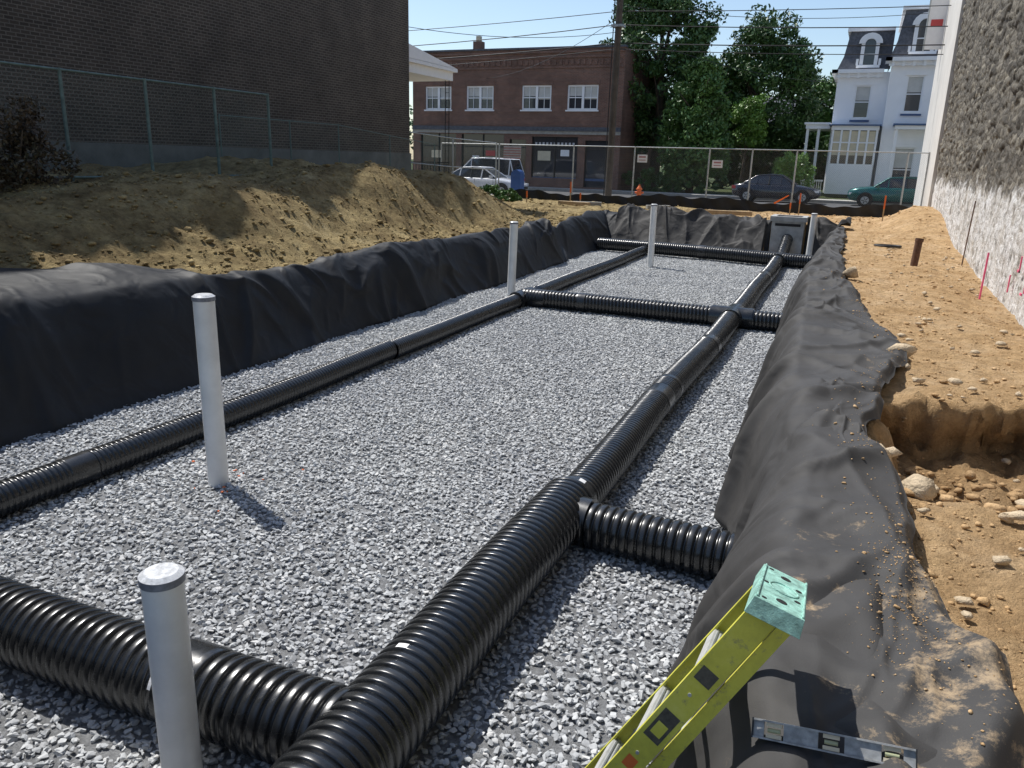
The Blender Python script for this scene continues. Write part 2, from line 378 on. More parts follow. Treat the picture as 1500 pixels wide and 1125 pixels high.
scatter('soil_clods',np.stack([px,py,ground(px,py)],1),s,'clod',.12)
n=8000; px=rng.uniform(-.2,2.05,n); py=2+rng.power(.7,n)*24; k_=px>xr(py)+.03; px=px[k_];py=py[k_]; n=len(px); s=np.clip(rng.lognormal(-4.15,.65,n),.007,.10)
n2_=420; hx_=rng.uniform(.45,2.0,n2_); hy_=rng.uniform(4.7,6.35,n2_); px=np.concatenate([px,hx_]);py=np.concatenate([py,hy_]); s=np.concatenate([s,rng.uniform(.02,.14,n2_)])
scatter('pebbles',np.stack([px,py,ground(px,py)],1),s,'clod',.12)
n=1500; px=rng.uniform(-15,2,n); py=rng.uniform(27.3,33.0,n); s=np.clip(rng.lognormal(-2.9,.5,n),.03,.25)
scatter('site_rubble',np.stack([px,py,ground(px,py)],1),s,'clod',.1)
BR=[(.50,8.1,.32),(.28,5.05,.25),(.36,5.3,.18),(.50,4.75,.28),(.62,4.95,.15),(.2,5.25,.18),(-.05,13.8,.36),(.62,7.3,.14),(.95,4.45,.16),(.8,3.9,.1),(1.3,6.0,.2),(.9,7.35,.15),(.55,9.1,.12),(1.2,8.8,.12),(.6,3.3,.07),(.35,3.1,.08),(1.05,5.3,.13),(.9,10.5,.1),(1.5,9.4,.14),(.75,6.1,.13),(.5,4.35,.1)]
BR+=[(rng.uniform(.5,1.9),rng.uniform(3,20),rng.uniform(.04,.12)) for _ in range(75)]
scatter('loose_stones',[(a,b,float(ground(np.array([a]),np.array([b]))[0])+(.06 if a<xr(np.array([b]))[0]+.08 else .02)) for a,b,c in BR],[c for a,b,c in BR],'rock',.12)

# ------------------------------------------------------------------ gravel
stone_col=bpy.data.collections.new('gravel_stones')
for i in range(8):
    v,f=hull_rock(500+i,12,(1,random.uniform(.6,.85),random.uniform(.4,.65)))
    me=bpy.data.meshes.new('gravel_stone'); me.from_pydata([tuple(q*.049) for q in v],[],[tuple(int(j) for j in t) for t in f]); me.materials.append(M['gravel'])
    stone_col.objects.link(bpy.data.objects.new('gravel_stone',me))
gx=np.linspace(0,1,81); gy=np.linspace(.9,Y1+.15,220); A,B=np.meshgrid(gx,gy)
Xg=XL(B)-.12+(XR(B)+.12-XL(B)+.12)*A; Zg=-.985+.025*fbm(Xg*1.2,B*1.2,4,77)
gr=npmesh('gravel',np.stack([Xg,B,Zg],-1).reshape(-1,3),gridfaces(220,81),['gravelbase'],True)
ng=bpy.data.node_groups.new('gravel_scatter','GeometryNodeTree')
ng.interface.new_socket('Geometry',in_out='INPUT',socket_type='NodeSocketGeometry')
ng.interface.new_socket('Geometry',in_out='OUTPUT',socket_type='NodeSocketGeometry')
L=ng.links.new; gi=ng.nodes.new('NodeGroupInput'); go=ng.nodes.new('NodeGroupOutput')
dp=ng.nodes.new('GeometryNodeDistributePointsOnFaces'); dp.inputs['Density'].default_value=960
ci=ng.nodes.new('GeometryNodeCollectionInfo'); ci.inputs['Collection'].default_value=stone_col; ci.inputs['Separate Children'].default_value=True; ci.inputs['Reset Children'].default_value=True
ip=ng.nodes.new('GeometryNodeInstanceOnPoints'); ip.inputs['Pick Instance'].default_value=True
rr=ng.nodes.new('FunctionNodeRandomValue'); rr.data_type='FLOAT_VECTOR'; rr.inputs[0].default_value=(-.5,-.5,0); rr.inputs[1].default_value=(.5,.5,6.283)
rs=ng.nodes.new('FunctionNodeRandomValue'); rs.data_type='FLOAT'; rs.inputs[2].default_value=.6; rs.inputs[3].default_value=1.35; rs.inputs['Seed'].default_value=4
ro=ng.nodes.new('FunctionNodeRandomValue'); ro.data_type='FLOAT_VECTOR'; ro.inputs[0].default_value=(0,0,-.004); ro.inputs[1].default_value=(0,0,.02); ro.inputs['Seed'].default_value=9
sp=ng.nodes.new('GeometryNodeSetPosition'); jg=ng.nodes.new('GeometryNodeJoinGeometry')
L(gi.outputs[0],dp.inputs['Mesh']); L(dp.outputs['Points'],sp.inputs['Geometry']); L(ro.outputs[0],sp.inputs['Offset'])
L(sp.outputs[0],ip.inputs['Points']); L(ci.outputs[0],ip.inputs['Instance']); L(rr.outputs[0],ip.inputs['Rotation']); L(rs.outputs[1],ip.inputs['Scale'])
L(gi.outputs[0],jg.inputs[0]); L(ip.outputs[0],jg.inputs[0]); L(jg.outputs[0],go.inputs[0])
md=gr.modifiers.new('scatter','NODES'); md.node_group=ng

# ------------------------------------------------------------------ geotextile: cloth with individual creases
def creases(U,V,n,ur,vr,seed,ang,hl,wd,am):
    r=random.Random(seed); R=np.zeros(U.shape)
    for _ in range(n):
        u0=r.uniform(*ur);v0=r.uniform(*vr);t=r.uniform(*ang)*r.choice((-1,1)); h=r.uniform(*hl); w=r.uniform(*wd); a=r.uniform(*am); kc=r.uniform(-.35,.35); asy=r.uniform(1.2,3.0)
        m=(np.abs(U-u0)<h+.4)&(np.abs(V-v0)<h+.4)
        if not m.any(): continue
        du=U[m]-u0;dv=V[m]-v0
        al=du*math.sin(t)+dv*math.cos(t); ac=du*math.cos(t)-dv*math.sin(t)+kc*al*al
        wl=w*(1+.6*(al/h))
        wl=np.maximum(wl,.012)
        q=np.where(ac>0,ac/(wl*asy),-ac/wl)
        f=np.exp(-q**1.5)*np.clip(1-(al/h)**2,0,1)
        R[m]=np.maximum(R[m],0)+a*f*(1-.5*np.clip(R[m]/.08,0,1))
    return R
def cloth(name,X,Yv,seed,mat,off,cr,sgx,nr,nc,soft=.10,hemS=None,push=1.0):
    d=np.maximum(0,pitd(X,Yv)); wall=ss(0,.08,d)*ss(.5,.22,d); top=ss(.12,.42,d)
    big=fbm(X*.9,Yv*.55,2,seed+9)+.4
    h=cr+soft*np.maximum(big,-.1)
    g=ss(0,.12,d)
    Z=ground_s(X,Yv)+off+(top*h*.85+(1-top)*h*.15)*g
    X2=X+sgx*wall*(h*1.15+.02)*push
    if hemS is not None: Z=Z-.05*hemS
    return X2,Yv,Z
def drape(name,xin,xout,y0,y1,ny,ns,mat,seed,off=.045,dens=5,arc=1.6,sc=1.0,soft=.10):
    S,Yv=np.meshgrid(np.linspace(0,1,ns),np.linspace(y0,y1,ny))
    a=xin(Yv);b=xout(Yv); sg=float(np.sign((b-a).mean()))
    X=a+(b-a)*S; V=S*arc
    Ln=y1-y0
    cr=creases(Yv,V,int(dens*Ln*.55),(y0,y1),(.1,arc),seed,(0,.75),(.35*sc,1.0*sc),(.035*sc,.10*sc),(.03,.09))
    cr=cr+creases(Yv,V,int(dens*Ln*.25),(y0,y1),(.5*arc,arc),seed+1,(1.0,1.57),(.4*sc,1.3*sc),(.03*sc,.08*sc),(.02,.06))
    cr=cr+creases(Yv,V,int(dens*Ln*.8),(y0,y1),(0,arc),seed+2,(0,1.5),(.12,.45),(.012,.035),(.006,.022))
    X2,Y2,Z=cloth(name,X,Yv,seed,mat,off,cr,-sg,ny,ns,soft,ss(.94,1,S))
    return npmesh(name,np.stack([X2,Y2,Z],-1).reshape(-1,3),gridfaces(ny,ns),[mat],True)
fabN=drape('geotextile_fabric',lambda y:XR(y)-.04,xr,-.5,25.4,1000,100,'fabR',11,.045,6,1.6,1.0,.12)
def strip(name,ya,yb,seed):
    ns,ny=120,260
    S,Tt=np.meshgrid(np.linspace(0,1,ns),np.linspace(0,1,ny))
    y1v=yb+.20*vn(S*2.4,S*0,seed)+.03*vn(S*7,S*0,seed+1)+.25*(S-.5)
    Yv=ya+(y1v-ya)*Tt; a=XR(Yv)-.05;b=xr(Yv)+.03; X=a+(b-a)*S; V=S*1.6
    cr=creases(Yv,V,30,(ya,yb),(.1,1.6),seed,(0,.75),(.35,1.1),(.035,.10),(.03,.10))
    cr=cr+creases(Yv,V,12,(ya,yb),(.7,1.6),seed+1,(1.0,1.57),(.4,1.4),(.03,.08),(.02,.06))
    cr=cr+creases(Yv,V,55,(ya,yb),(0,1.6),seed+2,(0,1.5),(.12,.45),(.012,.03),(.006,.022))
    cr=cr+.03*ss(.9,1,Tt)*(1+vn(S*7,S*0,seed+3))
    X2,Y2,Z=cloth(name,X,Yv,11,'fabR',.075,cr,-1,ny,ns,.12,ss(.94,1,S))
    X2=X2-.03*ss(0,.1,np.maximum(0,pitd(X,Yv)))*ss(.5,.2,pitd(X,Yv))
    return npmesh(name,np.stack([X2,Y2,Z],-1).reshape(-1,3),gridfaces(ny,ns),['fabR'],True)
fabS=strip('geotextile_fabric',-.5,6.0,71)
drape('geotextile_fabric',lambda y:XL(y)+.04,xl,-.5,26.8,900,80,'fabL',37,.05,4.6,1.9,1.15,.13)
def drape_end(name,yin,yout,x0,x1,mat,seed,nx=260,ns=60,amp=1,dens=7):
    S,X=np.meshgrid(np.linspace(0,1,ns),np.linspace(x0,x1,nx))
    a=yin(X);b=yout(X);Yv=a+(b-a)*S; V=S*2.2; Ln=x1-x0
    cr=creases(X,V,int(dens*Ln),(x0,x1),(0,2.2),seed,(0,1.57),(.3,1.1),(.05,.14),(.06,.24))
    cr=cr+creases(X,V,int(dens*2*Ln),(x0,x1),(0,2.2),seed+1,(0,1.57),(.15,.5),(.025,.06),(.02,.06))
    d=np.maximum(0,pitd(X,Yv))
    Z=ground_s(X,Yv)+.06+amp*(cr+.16*(fbm(X*.9,Yv*.9,3,seed+4)+.4))*ss(0,.2,d)-.06*ss(.94,1,S)
    return npmesh(name,np.stack([X,Yv,Z],-1).reshape(-1,3),gridfaces(nx,ns),[mat],True)
drape_end('geotextile_fabric',lambda x:0*x+25.2,lambda x:27.0+.55*vn(x*1.1,x*0,3)-.4*(x+8)/6,-7.6,-2.6,'fabD',55,420,140)
drape_end('geotextile_fabric',lambda x:0*x+25.2,lambda x:26.6+.2*vn(x*1.3,x*0,3),-1.55,-.3,'fabD',58,110,110)
drape_end('geotextile_fabric',lambda x:Y0F(x)+.06,lambda x:.1+0*x,-8.4,-.3,'fabL',66,300,50,.2,3)

# ------------------------------------------------------------------ pipes
GZ0=-.955
def corr(name,p0,p1,r,pitch=.066,amp=.1,seg=40,parent=None,smooth_bands=()):
    p0=np.array(p0,float);p1=np.array(p1,float);Ln=np.linalg.norm(p1-p0);d=(p1-p0)/Ln
    up=np.array([0,0,1.]);u=np.cross(d,up);u/=np.linalg.norm(u);w=np.cross(u,d)
    prof=[(0,0),(.12,.0),(.2,.6),(.27,.93),(.36,1),(.72,1),(.81,.93),(.88,.6),(.96,0)]
    T=[];R=[];k=0
    while k*pitch<Ln:
        for a,b in prof:
            t=(k+a)*pitch
            if t>Ln: break
            rr=r*(1-amp*(1-b))
            for s0,s1 in smooth_bands:
                if s0<t<s1: rr=r*1.03
            T.append(t);R.append(rr)
        k+=1
    T.append(Ln);R.append(r*(1-amp))
    T=np.array(T);R=np.array(R);n=len(T)
    th=np.linspace(0,2*np.pi,seg,endpoint=False)
    wob=.016*np.sin(T*1.1+p0[0]*3)[:,None]*u[None]+.008*np.sin(T*.8+p0[1])[:,None]*up[None]
    c=p0[None]+d[None]*T[:,None]+wob
    V=c[:,None,:]+R[:,None,None]*(np.cos(th)[None,:,None]*u+np.sin(th)[None,:,None]*w)
    V=V.reshape(-1,3)
    i=np.arange(n-1)[:,None]*seg; j=np.arange(seg)[None]; j2=(j+1)%seg
    F=np.stack([i+j,i+j2,i+seg+j2,i+seg+j],-1).reshape(-1,4)
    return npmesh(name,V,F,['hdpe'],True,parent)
pp=empty('drainage_pipe_network')
r1,r2,r3=.215,.172,.135
zc=lambda r:GZ0+r-.015
corr('main_pipe_near',(-1.70,.9,zc(r1)),(-1.76,5.25,zc(r1)),r1,.066,.11,48,pp)
corr('main_pipe_mid',(-1.765,5.2,zc(r2)+.01),(-1.84,14.0,zc(r2)),r2,.055,.095,40,pp,((2.9,3.2),(3.55,3.62),(6.0,6.25)))
corr('main_pipe_far',(-1.84,14.0,zc(r2)),(-2.03,24.9,zc(r2)),r2,.055,.085,36,pp,((5,5.3),))
corr('main_pipe_riser',(-2.03,24.3,zc(r2)),(-2.06,26.0,-.38),r2,.06,.09,36,pp)
corr('side_pipe_a',(-5.66,0.9,zc(r3)),(-5.72,9.0,zc(r3)),r3,.05,.09,36,pp,((3.1,3.35),))
corr('side_pipe_b',(-5.72,9.0,zc(r3)),(-5.98,24.0,zc(r3)),r3,.05,.08,32,pp,((4.5,4.9),))
corr('cross_pipe_near',(-6.9,2.38,zc(.205)),(-1.72,2.42,zc(.205)),.205,.066,.11,48,pp,((4.14,4.32),))
corr('cross_pipe_stub',(-1.72,5.07,zc(r2)),(-.38,5.0,zc(r2)),r2,.066,.11,40,pp)
corr('cross_pipe_mid',(-5.75,13.85,zc(.17)),(-1.0,13.9,zc(.17)),.17,.066,.10,36,pp,((1.1,1.25),))
corr('cross_pipe_far',(-7.55,24.2,zc(.19)+.03),(-.95,23.1,zc(.19)+.03),.19,.066,.10,32,pp,((3.3,3.5),))
def collar(b,a,c,r): b.cyl(a,c,r,r,'hdpe',40)
b=MB(['hdpe','white','steel'])
collar(b,(-1.72,5.07,zc(r2)),(-1.52,5.06,zc(r2)),r2*1.05)
collar(b,(-1.764,5.28,zc(r2)+.01),(-1.766,5.40,zc(r2)+.01),r2*1.08)
collar(b,(-1.84,13.55,zc(r2)),(-1.84,14.25,zc(r2)),r2*1.1)
collar(b,(-2.2,13.88,zc(r2)),(-1.5,13.89,zc(r2)),r2*1.08)
collar(b,(-5.79,13.5,zc(.15)),(-5.79,14.25,zc(.15)),.16)
collar(b,(-5.75,13.85,zc(.16)),(-5.3,13.85,zc(.16)),.185)
collar(b,(-2.0,23.0,zc(.19)),(-2.0,23.6,zc(.19)),.2)
b.build('fittings',pp)
def label(parent,p,d,r,z,ang,w,h):
    d=Vector(d).normalized();u=d.cross(Vector((0,0,1))).normalized();c=Vector((p[0],p[1],z));vs=[]
    for k in range(5):
        a=ang+h/r*(k/4-.5); q=c+(u*math.cos(a)+Vector((0,0,1))*math.sin(a))*(r+.006)
        vs+= [q-d*w/2,q+d*w/2]
    bb=MB(['white']); bb.add(vs,[(2*k,2*k+1,2*k+3,2*k+2) for k in range(4)],'white'); bb.build('label',parent)
label(pp,(-1.73,2.85),(0,1,0),r1,zc(r1),1.75,.035,.06)
label(pp,(-1.765,5.36),(0,1,0),r2*1.08,zc(r2)+.01,1.2,.05,.05)
label(pp,(-2.75,2.41),(1,0,0),.205,zc(.205),.55,.05,.07)

def pvc(x,y,zt,r=.084,lean=(0,0)):
    b=MB(['pvc','pvccap','tape','black'])
    t=(x+lean[0],y+lean[1])
    b.cyl((x,y,-1.05),(t[0],t[1],zt-.03),r,r,'pvc',40,False)
    b.cyl((t[0],t[1],zt-.03),(t[0],t[1],zt+.003),r*1.07,r*1.07,'tape',40)
    b.cyl((t[0],t[1],zt+.003),(t[0],t[1],zt+.018),r*1.05,r*.8,'pvccap',40)
    b.build('pvc_standpipe')
pvc(-2.44,2.08,.07); pvc(-4.72,4.7,.63); pvc(-6.5,14.9,.51,lean=(.03,0)); pvc(-5.1,21.1,.68,lean=(-.02,.02)); pvc(-1.3,24.6,.46,lean=(.02,.04))
q=[( -4.72+rng.normal()*.28,4.75+rng.normal()*.3,-.945) for _ in range(16)]
scatter('paint_flakes',q,[rng.uniform(.015,.04) for _ in q],'orange',0)
q=[( rng.uniform(-6.8,-.7),rng.uniform(2,14),-.935) for _ in range(14)]
scatter('paper_scraps',q,[rng.uniform(.02,.05) for _ in q],'white',.1)

# ------------------------------------------------------------------ catch basin
b=MB(['basin','dark','steel'])
x0,x1,y0_,y1_=-2.55,-1.6,25.9,26.85
b.box(x0,x1,y0_,y0_+.13,-1.0,.12,'basin'); b.box(x0,x1,y1_-.13,y1_,-1.0,.12,'basin')
b.box(x0,x0+.13,y0_+.13,y1_-.13,-1.0,.12,'basin'); b.box(x1-.13,x1,y0_+.13,y1_-.13,-1.0,.12,'basin')
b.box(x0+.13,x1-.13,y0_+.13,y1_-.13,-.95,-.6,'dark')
b.box(x0-.06,x1+.06,y0_-.06,y0_+.1,.123,.27,'basin'); b.box(x0-.06,x1+.06,y1_-.1,y1_+.06,.123,.27,'basin')
b.box(x0-.06,x0+.1,y0_+.1,y1_-.1,.123,.27,'basin'); b.box(x1-.1,x1+.06,y0_+.1,y1_-.1,.123,.27,'basin')
b.cyl((-2.06,25.84,-.38),(-2.06,25.91,-.38),.22,.22,'basin',24)
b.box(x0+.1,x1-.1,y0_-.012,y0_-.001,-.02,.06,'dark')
b.build('catch_basin',bevel=.012)

# ------------------------------------------------------------------ ladder
def fibm():
    m,nt,b=newmat('yellow_fibreglass'); p=pos(nt)
    c=ramp(nt,noise(nt,p,7,7,.7),[(.3,(.46,.44,.05)),(.55,(.62,.60,.07)),(.75,(.68,.66,.14))])
    sc=ramp(nt,noise(nt,p,26,8,.8),[(.56,(0,0,0)),(.66,(.7,.7,.7))])
    c=mix(nt,sc,c,(.22,.20,.12)); nt.links.new(c,b.inputs['Base Color']); b.inputs['Roughness'].default_value=.5; return m
M['fib']=fibm()
M['teal']=simple('teal_cap_plastic',(.29,.52,.44),.6,.5,26,.3)
M['alu']=simple('aluminium',(.66,.66,.62),.4,.15,20,metal=.2)
M['sticker']=simple('sticker_dark',(.07,.065,.05),.5,.5,60)
foot=Vector((-.98,1.98,-.95)); top=Vector((-.085,2.33,.50))
a=(top-foot); Ll=a.length; a.normalize()
yv=Vector((.12,1,0)); w=(yv-a*yv.dot(a)).normalized(); nrm=w.cross(a)
if nrm.x>0: nrm=-nrm
T=Matrix((( w.x,nrm.x,a.x,foot.x),(w.y,nrm.y,a.y,foot.y),(w.z,nrm.z,a.z,foot.z),(0,0,0,1)))
lad=empty('step_ladder')
b=MB(['fib','alu','black','teal','sticker','white','orange','steel']); b.T=T
def rail(sgn,n0,n1,wt,wb,th,mat,L0=0,L1=Ll-.05):
    def sec(w0a,w0b,na,nb):
        vs=[]
        for (L_,W_) in((L0,wb),(L1,wt)):
            for (ww,nn) in((w0a,na),(w0b,na),(w0b,nb),(w0a,nb)): vs.append((sgn*(W_-ww),nn,L_))
        b.add(vs,[(0,1,2,3),(4,7,6,5),(0,4,5,1),(1,5,6,2),(2,6,7,3),(3,7,4,0)],mat)
    sec(0,.006,n0,n1); sec(.0065,th,n0,n0+.007); sec(.0065,th,n1-.007,n1)
for s_ in(-1,1):
    rail(s_,-.045,.04,.165,.265,.03,'fib')
    rail(s_,-.095,-.055,.145,.245,.025,'fib')
for i in range(5):
    Lz=.28+i*.29; W_=.265-.1*Lz/Ll-.008
    b.box(-W_,W_,-.04,.036,Lz,Lz+.008,'alu'); b.box(-W_,W_,.030,.037,Lz-.035,Lz-.001,'alu'); b.box(-W_,W_,-.04,-.034,Lz-.028,Lz-.001,'alu')
    for q in range(5): b.box(-W_+.01,W_-.01,-.034+q*.014,-.029+q*.014,Lz+.0085,Lz+.011,'steel')
for Lz in(.3,.75,1.2):
    W_=.245-.1*Lz/Ll-.01; b.cyl((-W_,-.075,Lz),(W_,-.075,Lz),.011,.011,'alu',10)
for s_ in(-1,1):
    b.cyl((s_*.21,.0,.95),(s_*.20,-.075,.55),.009,.009,'steel',8); b.cyl((s_*.22,-.01,.95),(s_*.225,.045,.78),.009,.009,'steel',8)
for s_ in(-1,1):
    for (l0,l1,mt,pr) in((1.16,1.27,'sticker',.0012),(1.18,1.225,'fib',.002),(.93,1.0,'white',.0012),(1.40,1.45,'sticker',.0012),(.7,.78,'sticker',.0012),(1.04,1.08,'orange',.0012)):
        na,nb=-.03,.026
        ins=.01 if mt in('fib','orange') else 0
        vs=[]
        for L_ in(l0,l1):
            W_=.265-.1*L_/(Ll-.05)+pr
            vs+=[(s_*W_,na+ins,L_),(s_*W_,nb-ins,L_)]
        b.add(vs,[(0,1,3,2)],mt)
    b.box(s_*.265-.03,s_*.265+.03,-.05,.045,-.01,.05,'black')
    for Lz in(1.35,1.1,.85,.5):
        W_=.265-.1*Lz/(Ll-.05); b.cyl((s_*W_,0.0,Lz),(s_*(W_+.004),0.0,Lz),.006,.006,'steel',8)
b.build('ladder_frame',lad)
b=MB(['teal','black','steel'])
n2=(nrm*.8+Vector((nrm.x,nrm.y,0)).normalized()*.9).normalized(); n2=(n2-w*n2.dot(w)).normalized(); a2=w.cross(n2)
if a2.z<0: a2=-a2
oc=foot+a*(Ll-.005)
b.T=Matrix(((w.x,n2.x,a2.x,oc.x),(w.y,n2.y,a2.y,oc.y),(w.z,n2.z,a2.z,oc.z),(0,0,0,1)))
def tray(w_,n0,n1,z0,z1,fl): b.add([(-w_+fl,n0+fl,z1),(w_-fl,n0+fl,z1),(w_-fl,n1-fl,z1),(-w_+fl,n1-fl,z1),(-w_,n0,z0),(w_,n0,z0),(w_,n1,z0),(-w_,n1,z0)],[(0,1,2,3),(4,7,6,5),(0,4,5,1),(1,5,6,2),(2,6,7,3),(3,7,4,0)],'teal')
tray(.205,-.10,.065,-.055,0,.008)
for (cw,cn,r_) in((-.13,-.02,.017),(.13,-.02,.017),(-.06,-.065,.010),(.06,-.065,.010),(-.17,.03,.008),(.17,.03,.008),(0,.035,.008)):
    b.cyl((cw,cn,.0002),(cw,cn,.0014),r_,r_,'black',20)
for k in range(28):
    t0=2*math.pi*k/28;t1=2*math.pi*(k+1)/28; b.cyl((.05*math.cos(t0),-.02+.045*math.sin(t0),.001),(.05*math.cos(t1),-.02+.045*math.sin(t1),.001),.0035,.0035,'teal',6,False)
b.box(-.19,.19,-.088,-.082,.0003,.006,'teal'); b.box(-.19,.19,.047,.053,.0003,.006,'teal')
b.build('ladder_cap',lad,.004)

# ------------------------------------------------------------------ spirit level + sand on the cloth
def gz(x,y): return float(ground_s(np.array([x]),np.array([y]))[0])
BV=[]
for o in(fabN,fabS):
    me=o.data; BV.append(BVHTree.FromPolygons([v.co for v in me.vertices],[tuple(p.vertices) for p in me.polygons]))
def onfab(x,y):
    zz=None
    for t in BV:
        h=t.ray_cast(Vector((x,y,3)),Vector((0,0,-1)))
        if h[0] is not None: zz=h[0].z if zz is None else max(zz,h[0].z)
    return zz
M['scuffed']=simple('scuffed_aluminium',(.34,.345,.34),.55,.4,30,metal=.25)
M['vial']=simple('level_vial',(.4,.42,.25),.3,.2,10)
b=MB(['scuffed','black','cream','alu','vial'])
cx_,cy_=.12,2.10
hs=[(u,onfab(cx_+u,cy_) or 0) for u in(-.2,-.1,0,.1,.2)]
sl_=-(hs[4][1]-hs[0][1])/.4*.7
zb_=max(h+math.tan(math.atan(sl_))*u for u,h in hs)
b.T=Matrix.Translation((cx_,cy_,zb_+.020))@Matrix.Rotation(math.radians(-3),4,'Z')@Matrix.Rotation(math.atan(sl_),4,'Y')@Matrix.Rotation(math.radians(-35),4,'X')
hl=.215
b.box(-hl,hl,-.012,.012,.022,.027,'scuffed'); b.box(-hl,hl,-.012,.012,-.027,-.022,'scuffed')
for (u0,u1) in((-hl,-.185),(-.13,-.035),(.035,.13),(.185,hl)): b.box(u0,u1,-.004,.004,-.022,.022,'scuffed')
for u in(-.157,0,.157): b.box(u-.022,u+.022,-.007,.007,-.021,-.010,'cream'); b.box(u-.022,u+.022,-.007,.007,.010,.021,'cream'); b.cyl((u-.018,0,0),(u+.018,0,0),.0065,.0065,'vial',12)
b.box(-hl-.004,-hl,-.013,.013,-.028,.028,'black'); b.box(hl,hl+.004,-.013,.013,-.028,.028,'black')
b.build('spirit_level')
P=[];S_=[]
for _ in range(900):
    y=2+rng.power(.8)*12; xo=float(xr(np.array([y]))[0]); x=xo-abs(rng.normal())*.16
    z=onfab(x,y)
    if z is None or z<-.15: continue
    P.append((x,y,z)); S_.append(float(np.clip(rng.lognormal(-4.8,.6),.004,.05)))
for _ in range(700):
    t=rng.normal(size=2); x=.33+t[0]*.07;y=3.1+t[1]*.3; z=onfab(x,y)
    if z is not None and z>-.2: P.append((x,y,z)); S_.append(float(np.clip(rng.lognormal(-5.2,.5),.003,.02)))
scatter('sand_spill',P,S_,'clod',.12)

# ------------------------------------------------------------------ facade helpers
def facade(b,x0,x1,z0,z1,y,openings,mat,depth=.18):
    xb=sorted({x0,x1,*[o[0] for o in openings],*[o[1] for o in openings]}); zb=sorted({z0,z1,*[o[2] for o in openings],*[o[3] for o in openings]})
    for i in range(len(xb)-1):
        for j in range(len(zb)-1):
            cx=(xb[i]+xb[i+1])/2;cz=(zb[j]+zb[j+1])/2
            if any(o[0]<cx<o[1] and o[2]<cz<o[3] for o in openings): continue
            b.quad([(xb[i],y,zb[j]),(xb[i+1],y,zb[j]),(xb[i+1],y,zb[j+1]),(xb[i],y,zb[j+1])],mat)
    for a0,a1,c0,c1 in openings:
        yy=y+depth
        b.quad([(a0,y,c0),(a0,yy,c0),(a0,yy,c1),(a0,y,c1)],mat); b.quad([(a1,y,c0),(a1,y,c1),(a1,yy,c1),(a1,yy,c0)],mat)
        b.quad([(a0,y,c1),(a0,yy,c1),(a1,yy,c1),(a1,y,c1)],mat); b.quad([(a0,y,c0),(a1,y,c0),(a1,yy,c0),(a0,yy,c0)],mat)
def window(b,x0,x1,z0,z1,y,fr='trim',n=1,depth=.1,sill=True,fw=.07,blind=0,munt=True):
    yy=y+depth
    b.box(x0,x0+fw,yy-.03,yy+.03,z0,z1,fr); b.box(x1-fw,x1,yy-.03,yy+.03,z0,z1,fr)
    b.box(x0+fw,x1-fw,yy-.03,yy+.03,z1-fw,z1,fr); b.box(x0+fw,x1-fw,yy-.03,yy+.03,z0,z0+fw,fr)
    for k in range(1,n):
        xc=x0+(x1-x0)*k/n; b.box(xc-fw*.8,xc+fw*.8,yy-.032,yy+.028,z0+fw,z1-fw,fr)
    zm=(z0+z1)/2
    for k in range(n):
        xa=x0+(x1-x0)*k/n+fw;xb_=x0+(x1-x0)*(k+1)/n-fw
        b.box(xa,xb_,yy-.02,yy+.02,zm-.03,zm+.03,fr)
        if munt:
            xc=(xa+xb_)/2; b.box(xc-.015,xc+.015,yy-.012,yy+.016,z0+fw,zm-.03,fr); b.box(xc-.015,xc+.015,yy-.012,yy+.016,zm+.03,z1-fw,fr)
        if blind: b.quad([(xa,yy+.046,zm+.1*(-1)**k),(xb_,yy+.046,zm+.1*(-1)**k),(xb_,yy+.046,z1-fw),(xa,yy+.046,z1-fw)],'blind')
    b.quad([(x0,yy+.05,z0),(x1,yy+.05,z0),(x1,yy+.05,z1),(x0,yy+.05,z1)],'glass')
    if sill: b.box(x0-.08,x1+.08,y-.07,y+.02,z0-.09,z0-.004,fr)

# brick shop building across the street
e=empty('brick_shop_building'); Yf=50
b=MB(['barn_brick','trim','glass','dark','concrete','cream','black','slate','bluetrim','red','blind','fwhite'])
X0,X1=-29.6,-14.6; up=[(-28.6,-26.6,4.85,6.35),(-25.45,-23.45,4.85,6.35),(-21.4,-19.35,4.85,6.35),(-18.25,-16.2,4.85,6.35)]
gf=[(-29.0,-26.2,.1,3.3),(-25.8,-22.6,.1,3.3),(-22.2,-21.0,.1,3.0),(-20.6,-17.4,.6,3.2),(-16.9,-15.2,.1,3.0)]
facade(b,X0,X1,-.1,8.5,Yf,up+gf,'barn_brick')
b.quad([(X0,Yf,-.1),(X0,Yf,8.5),(X0,Yf+9,8.5),(X0,Yf+9,-.1)],'barn_brick'); b.quad([(X1,Yf,-.1),(X1,Yf+9,-.1),(X1,Yf+9,8.5),(X1,Yf,8.5)],'barn_brick')
b.quad([(X0,Yf+.3,8.1),(X1,Yf+.3,8.1),(X1,Yf+9,8.1),(X0,Yf+9,8.1)],'slate')
b.quad([(X0,Yf+.3,8.1),(X0,Yf+.3,8.5),(X1,Yf+.3,8.5),(X1,Yf+.3,8.1)],'barn_brick')
b.box(X0-.05,X1+.05,Yf-.08,Yf+.35,8.503,8.62,'slate')
for z_,d_ in((7.35,.05),(7.95,.07),(8.25,.1)): b.box(X0,X1,Yf-d_,Yf-.003,z_,z_+.12,'barn_brick')
for i in range(38): b.box(X0+.2+i*.39,X0+.38+i*.39,Yf-.06,Yf-.003,7.55,7.85,'barn_brick')
b.box(X0,X1,Yf-.12,Yf-.003,3.55,3.8,'slate'); b.box(X0,X1,Yf-.06,Yf-.003,3.35,3.548,'concrete')
for o in up: window(b,*o,Yf,'trim',2,blind=1,fw=.1); b.box(o[0]-.1,o[1]+.1,Yf-.03,Yf-.002,6.37,6.6,'barn_brick')
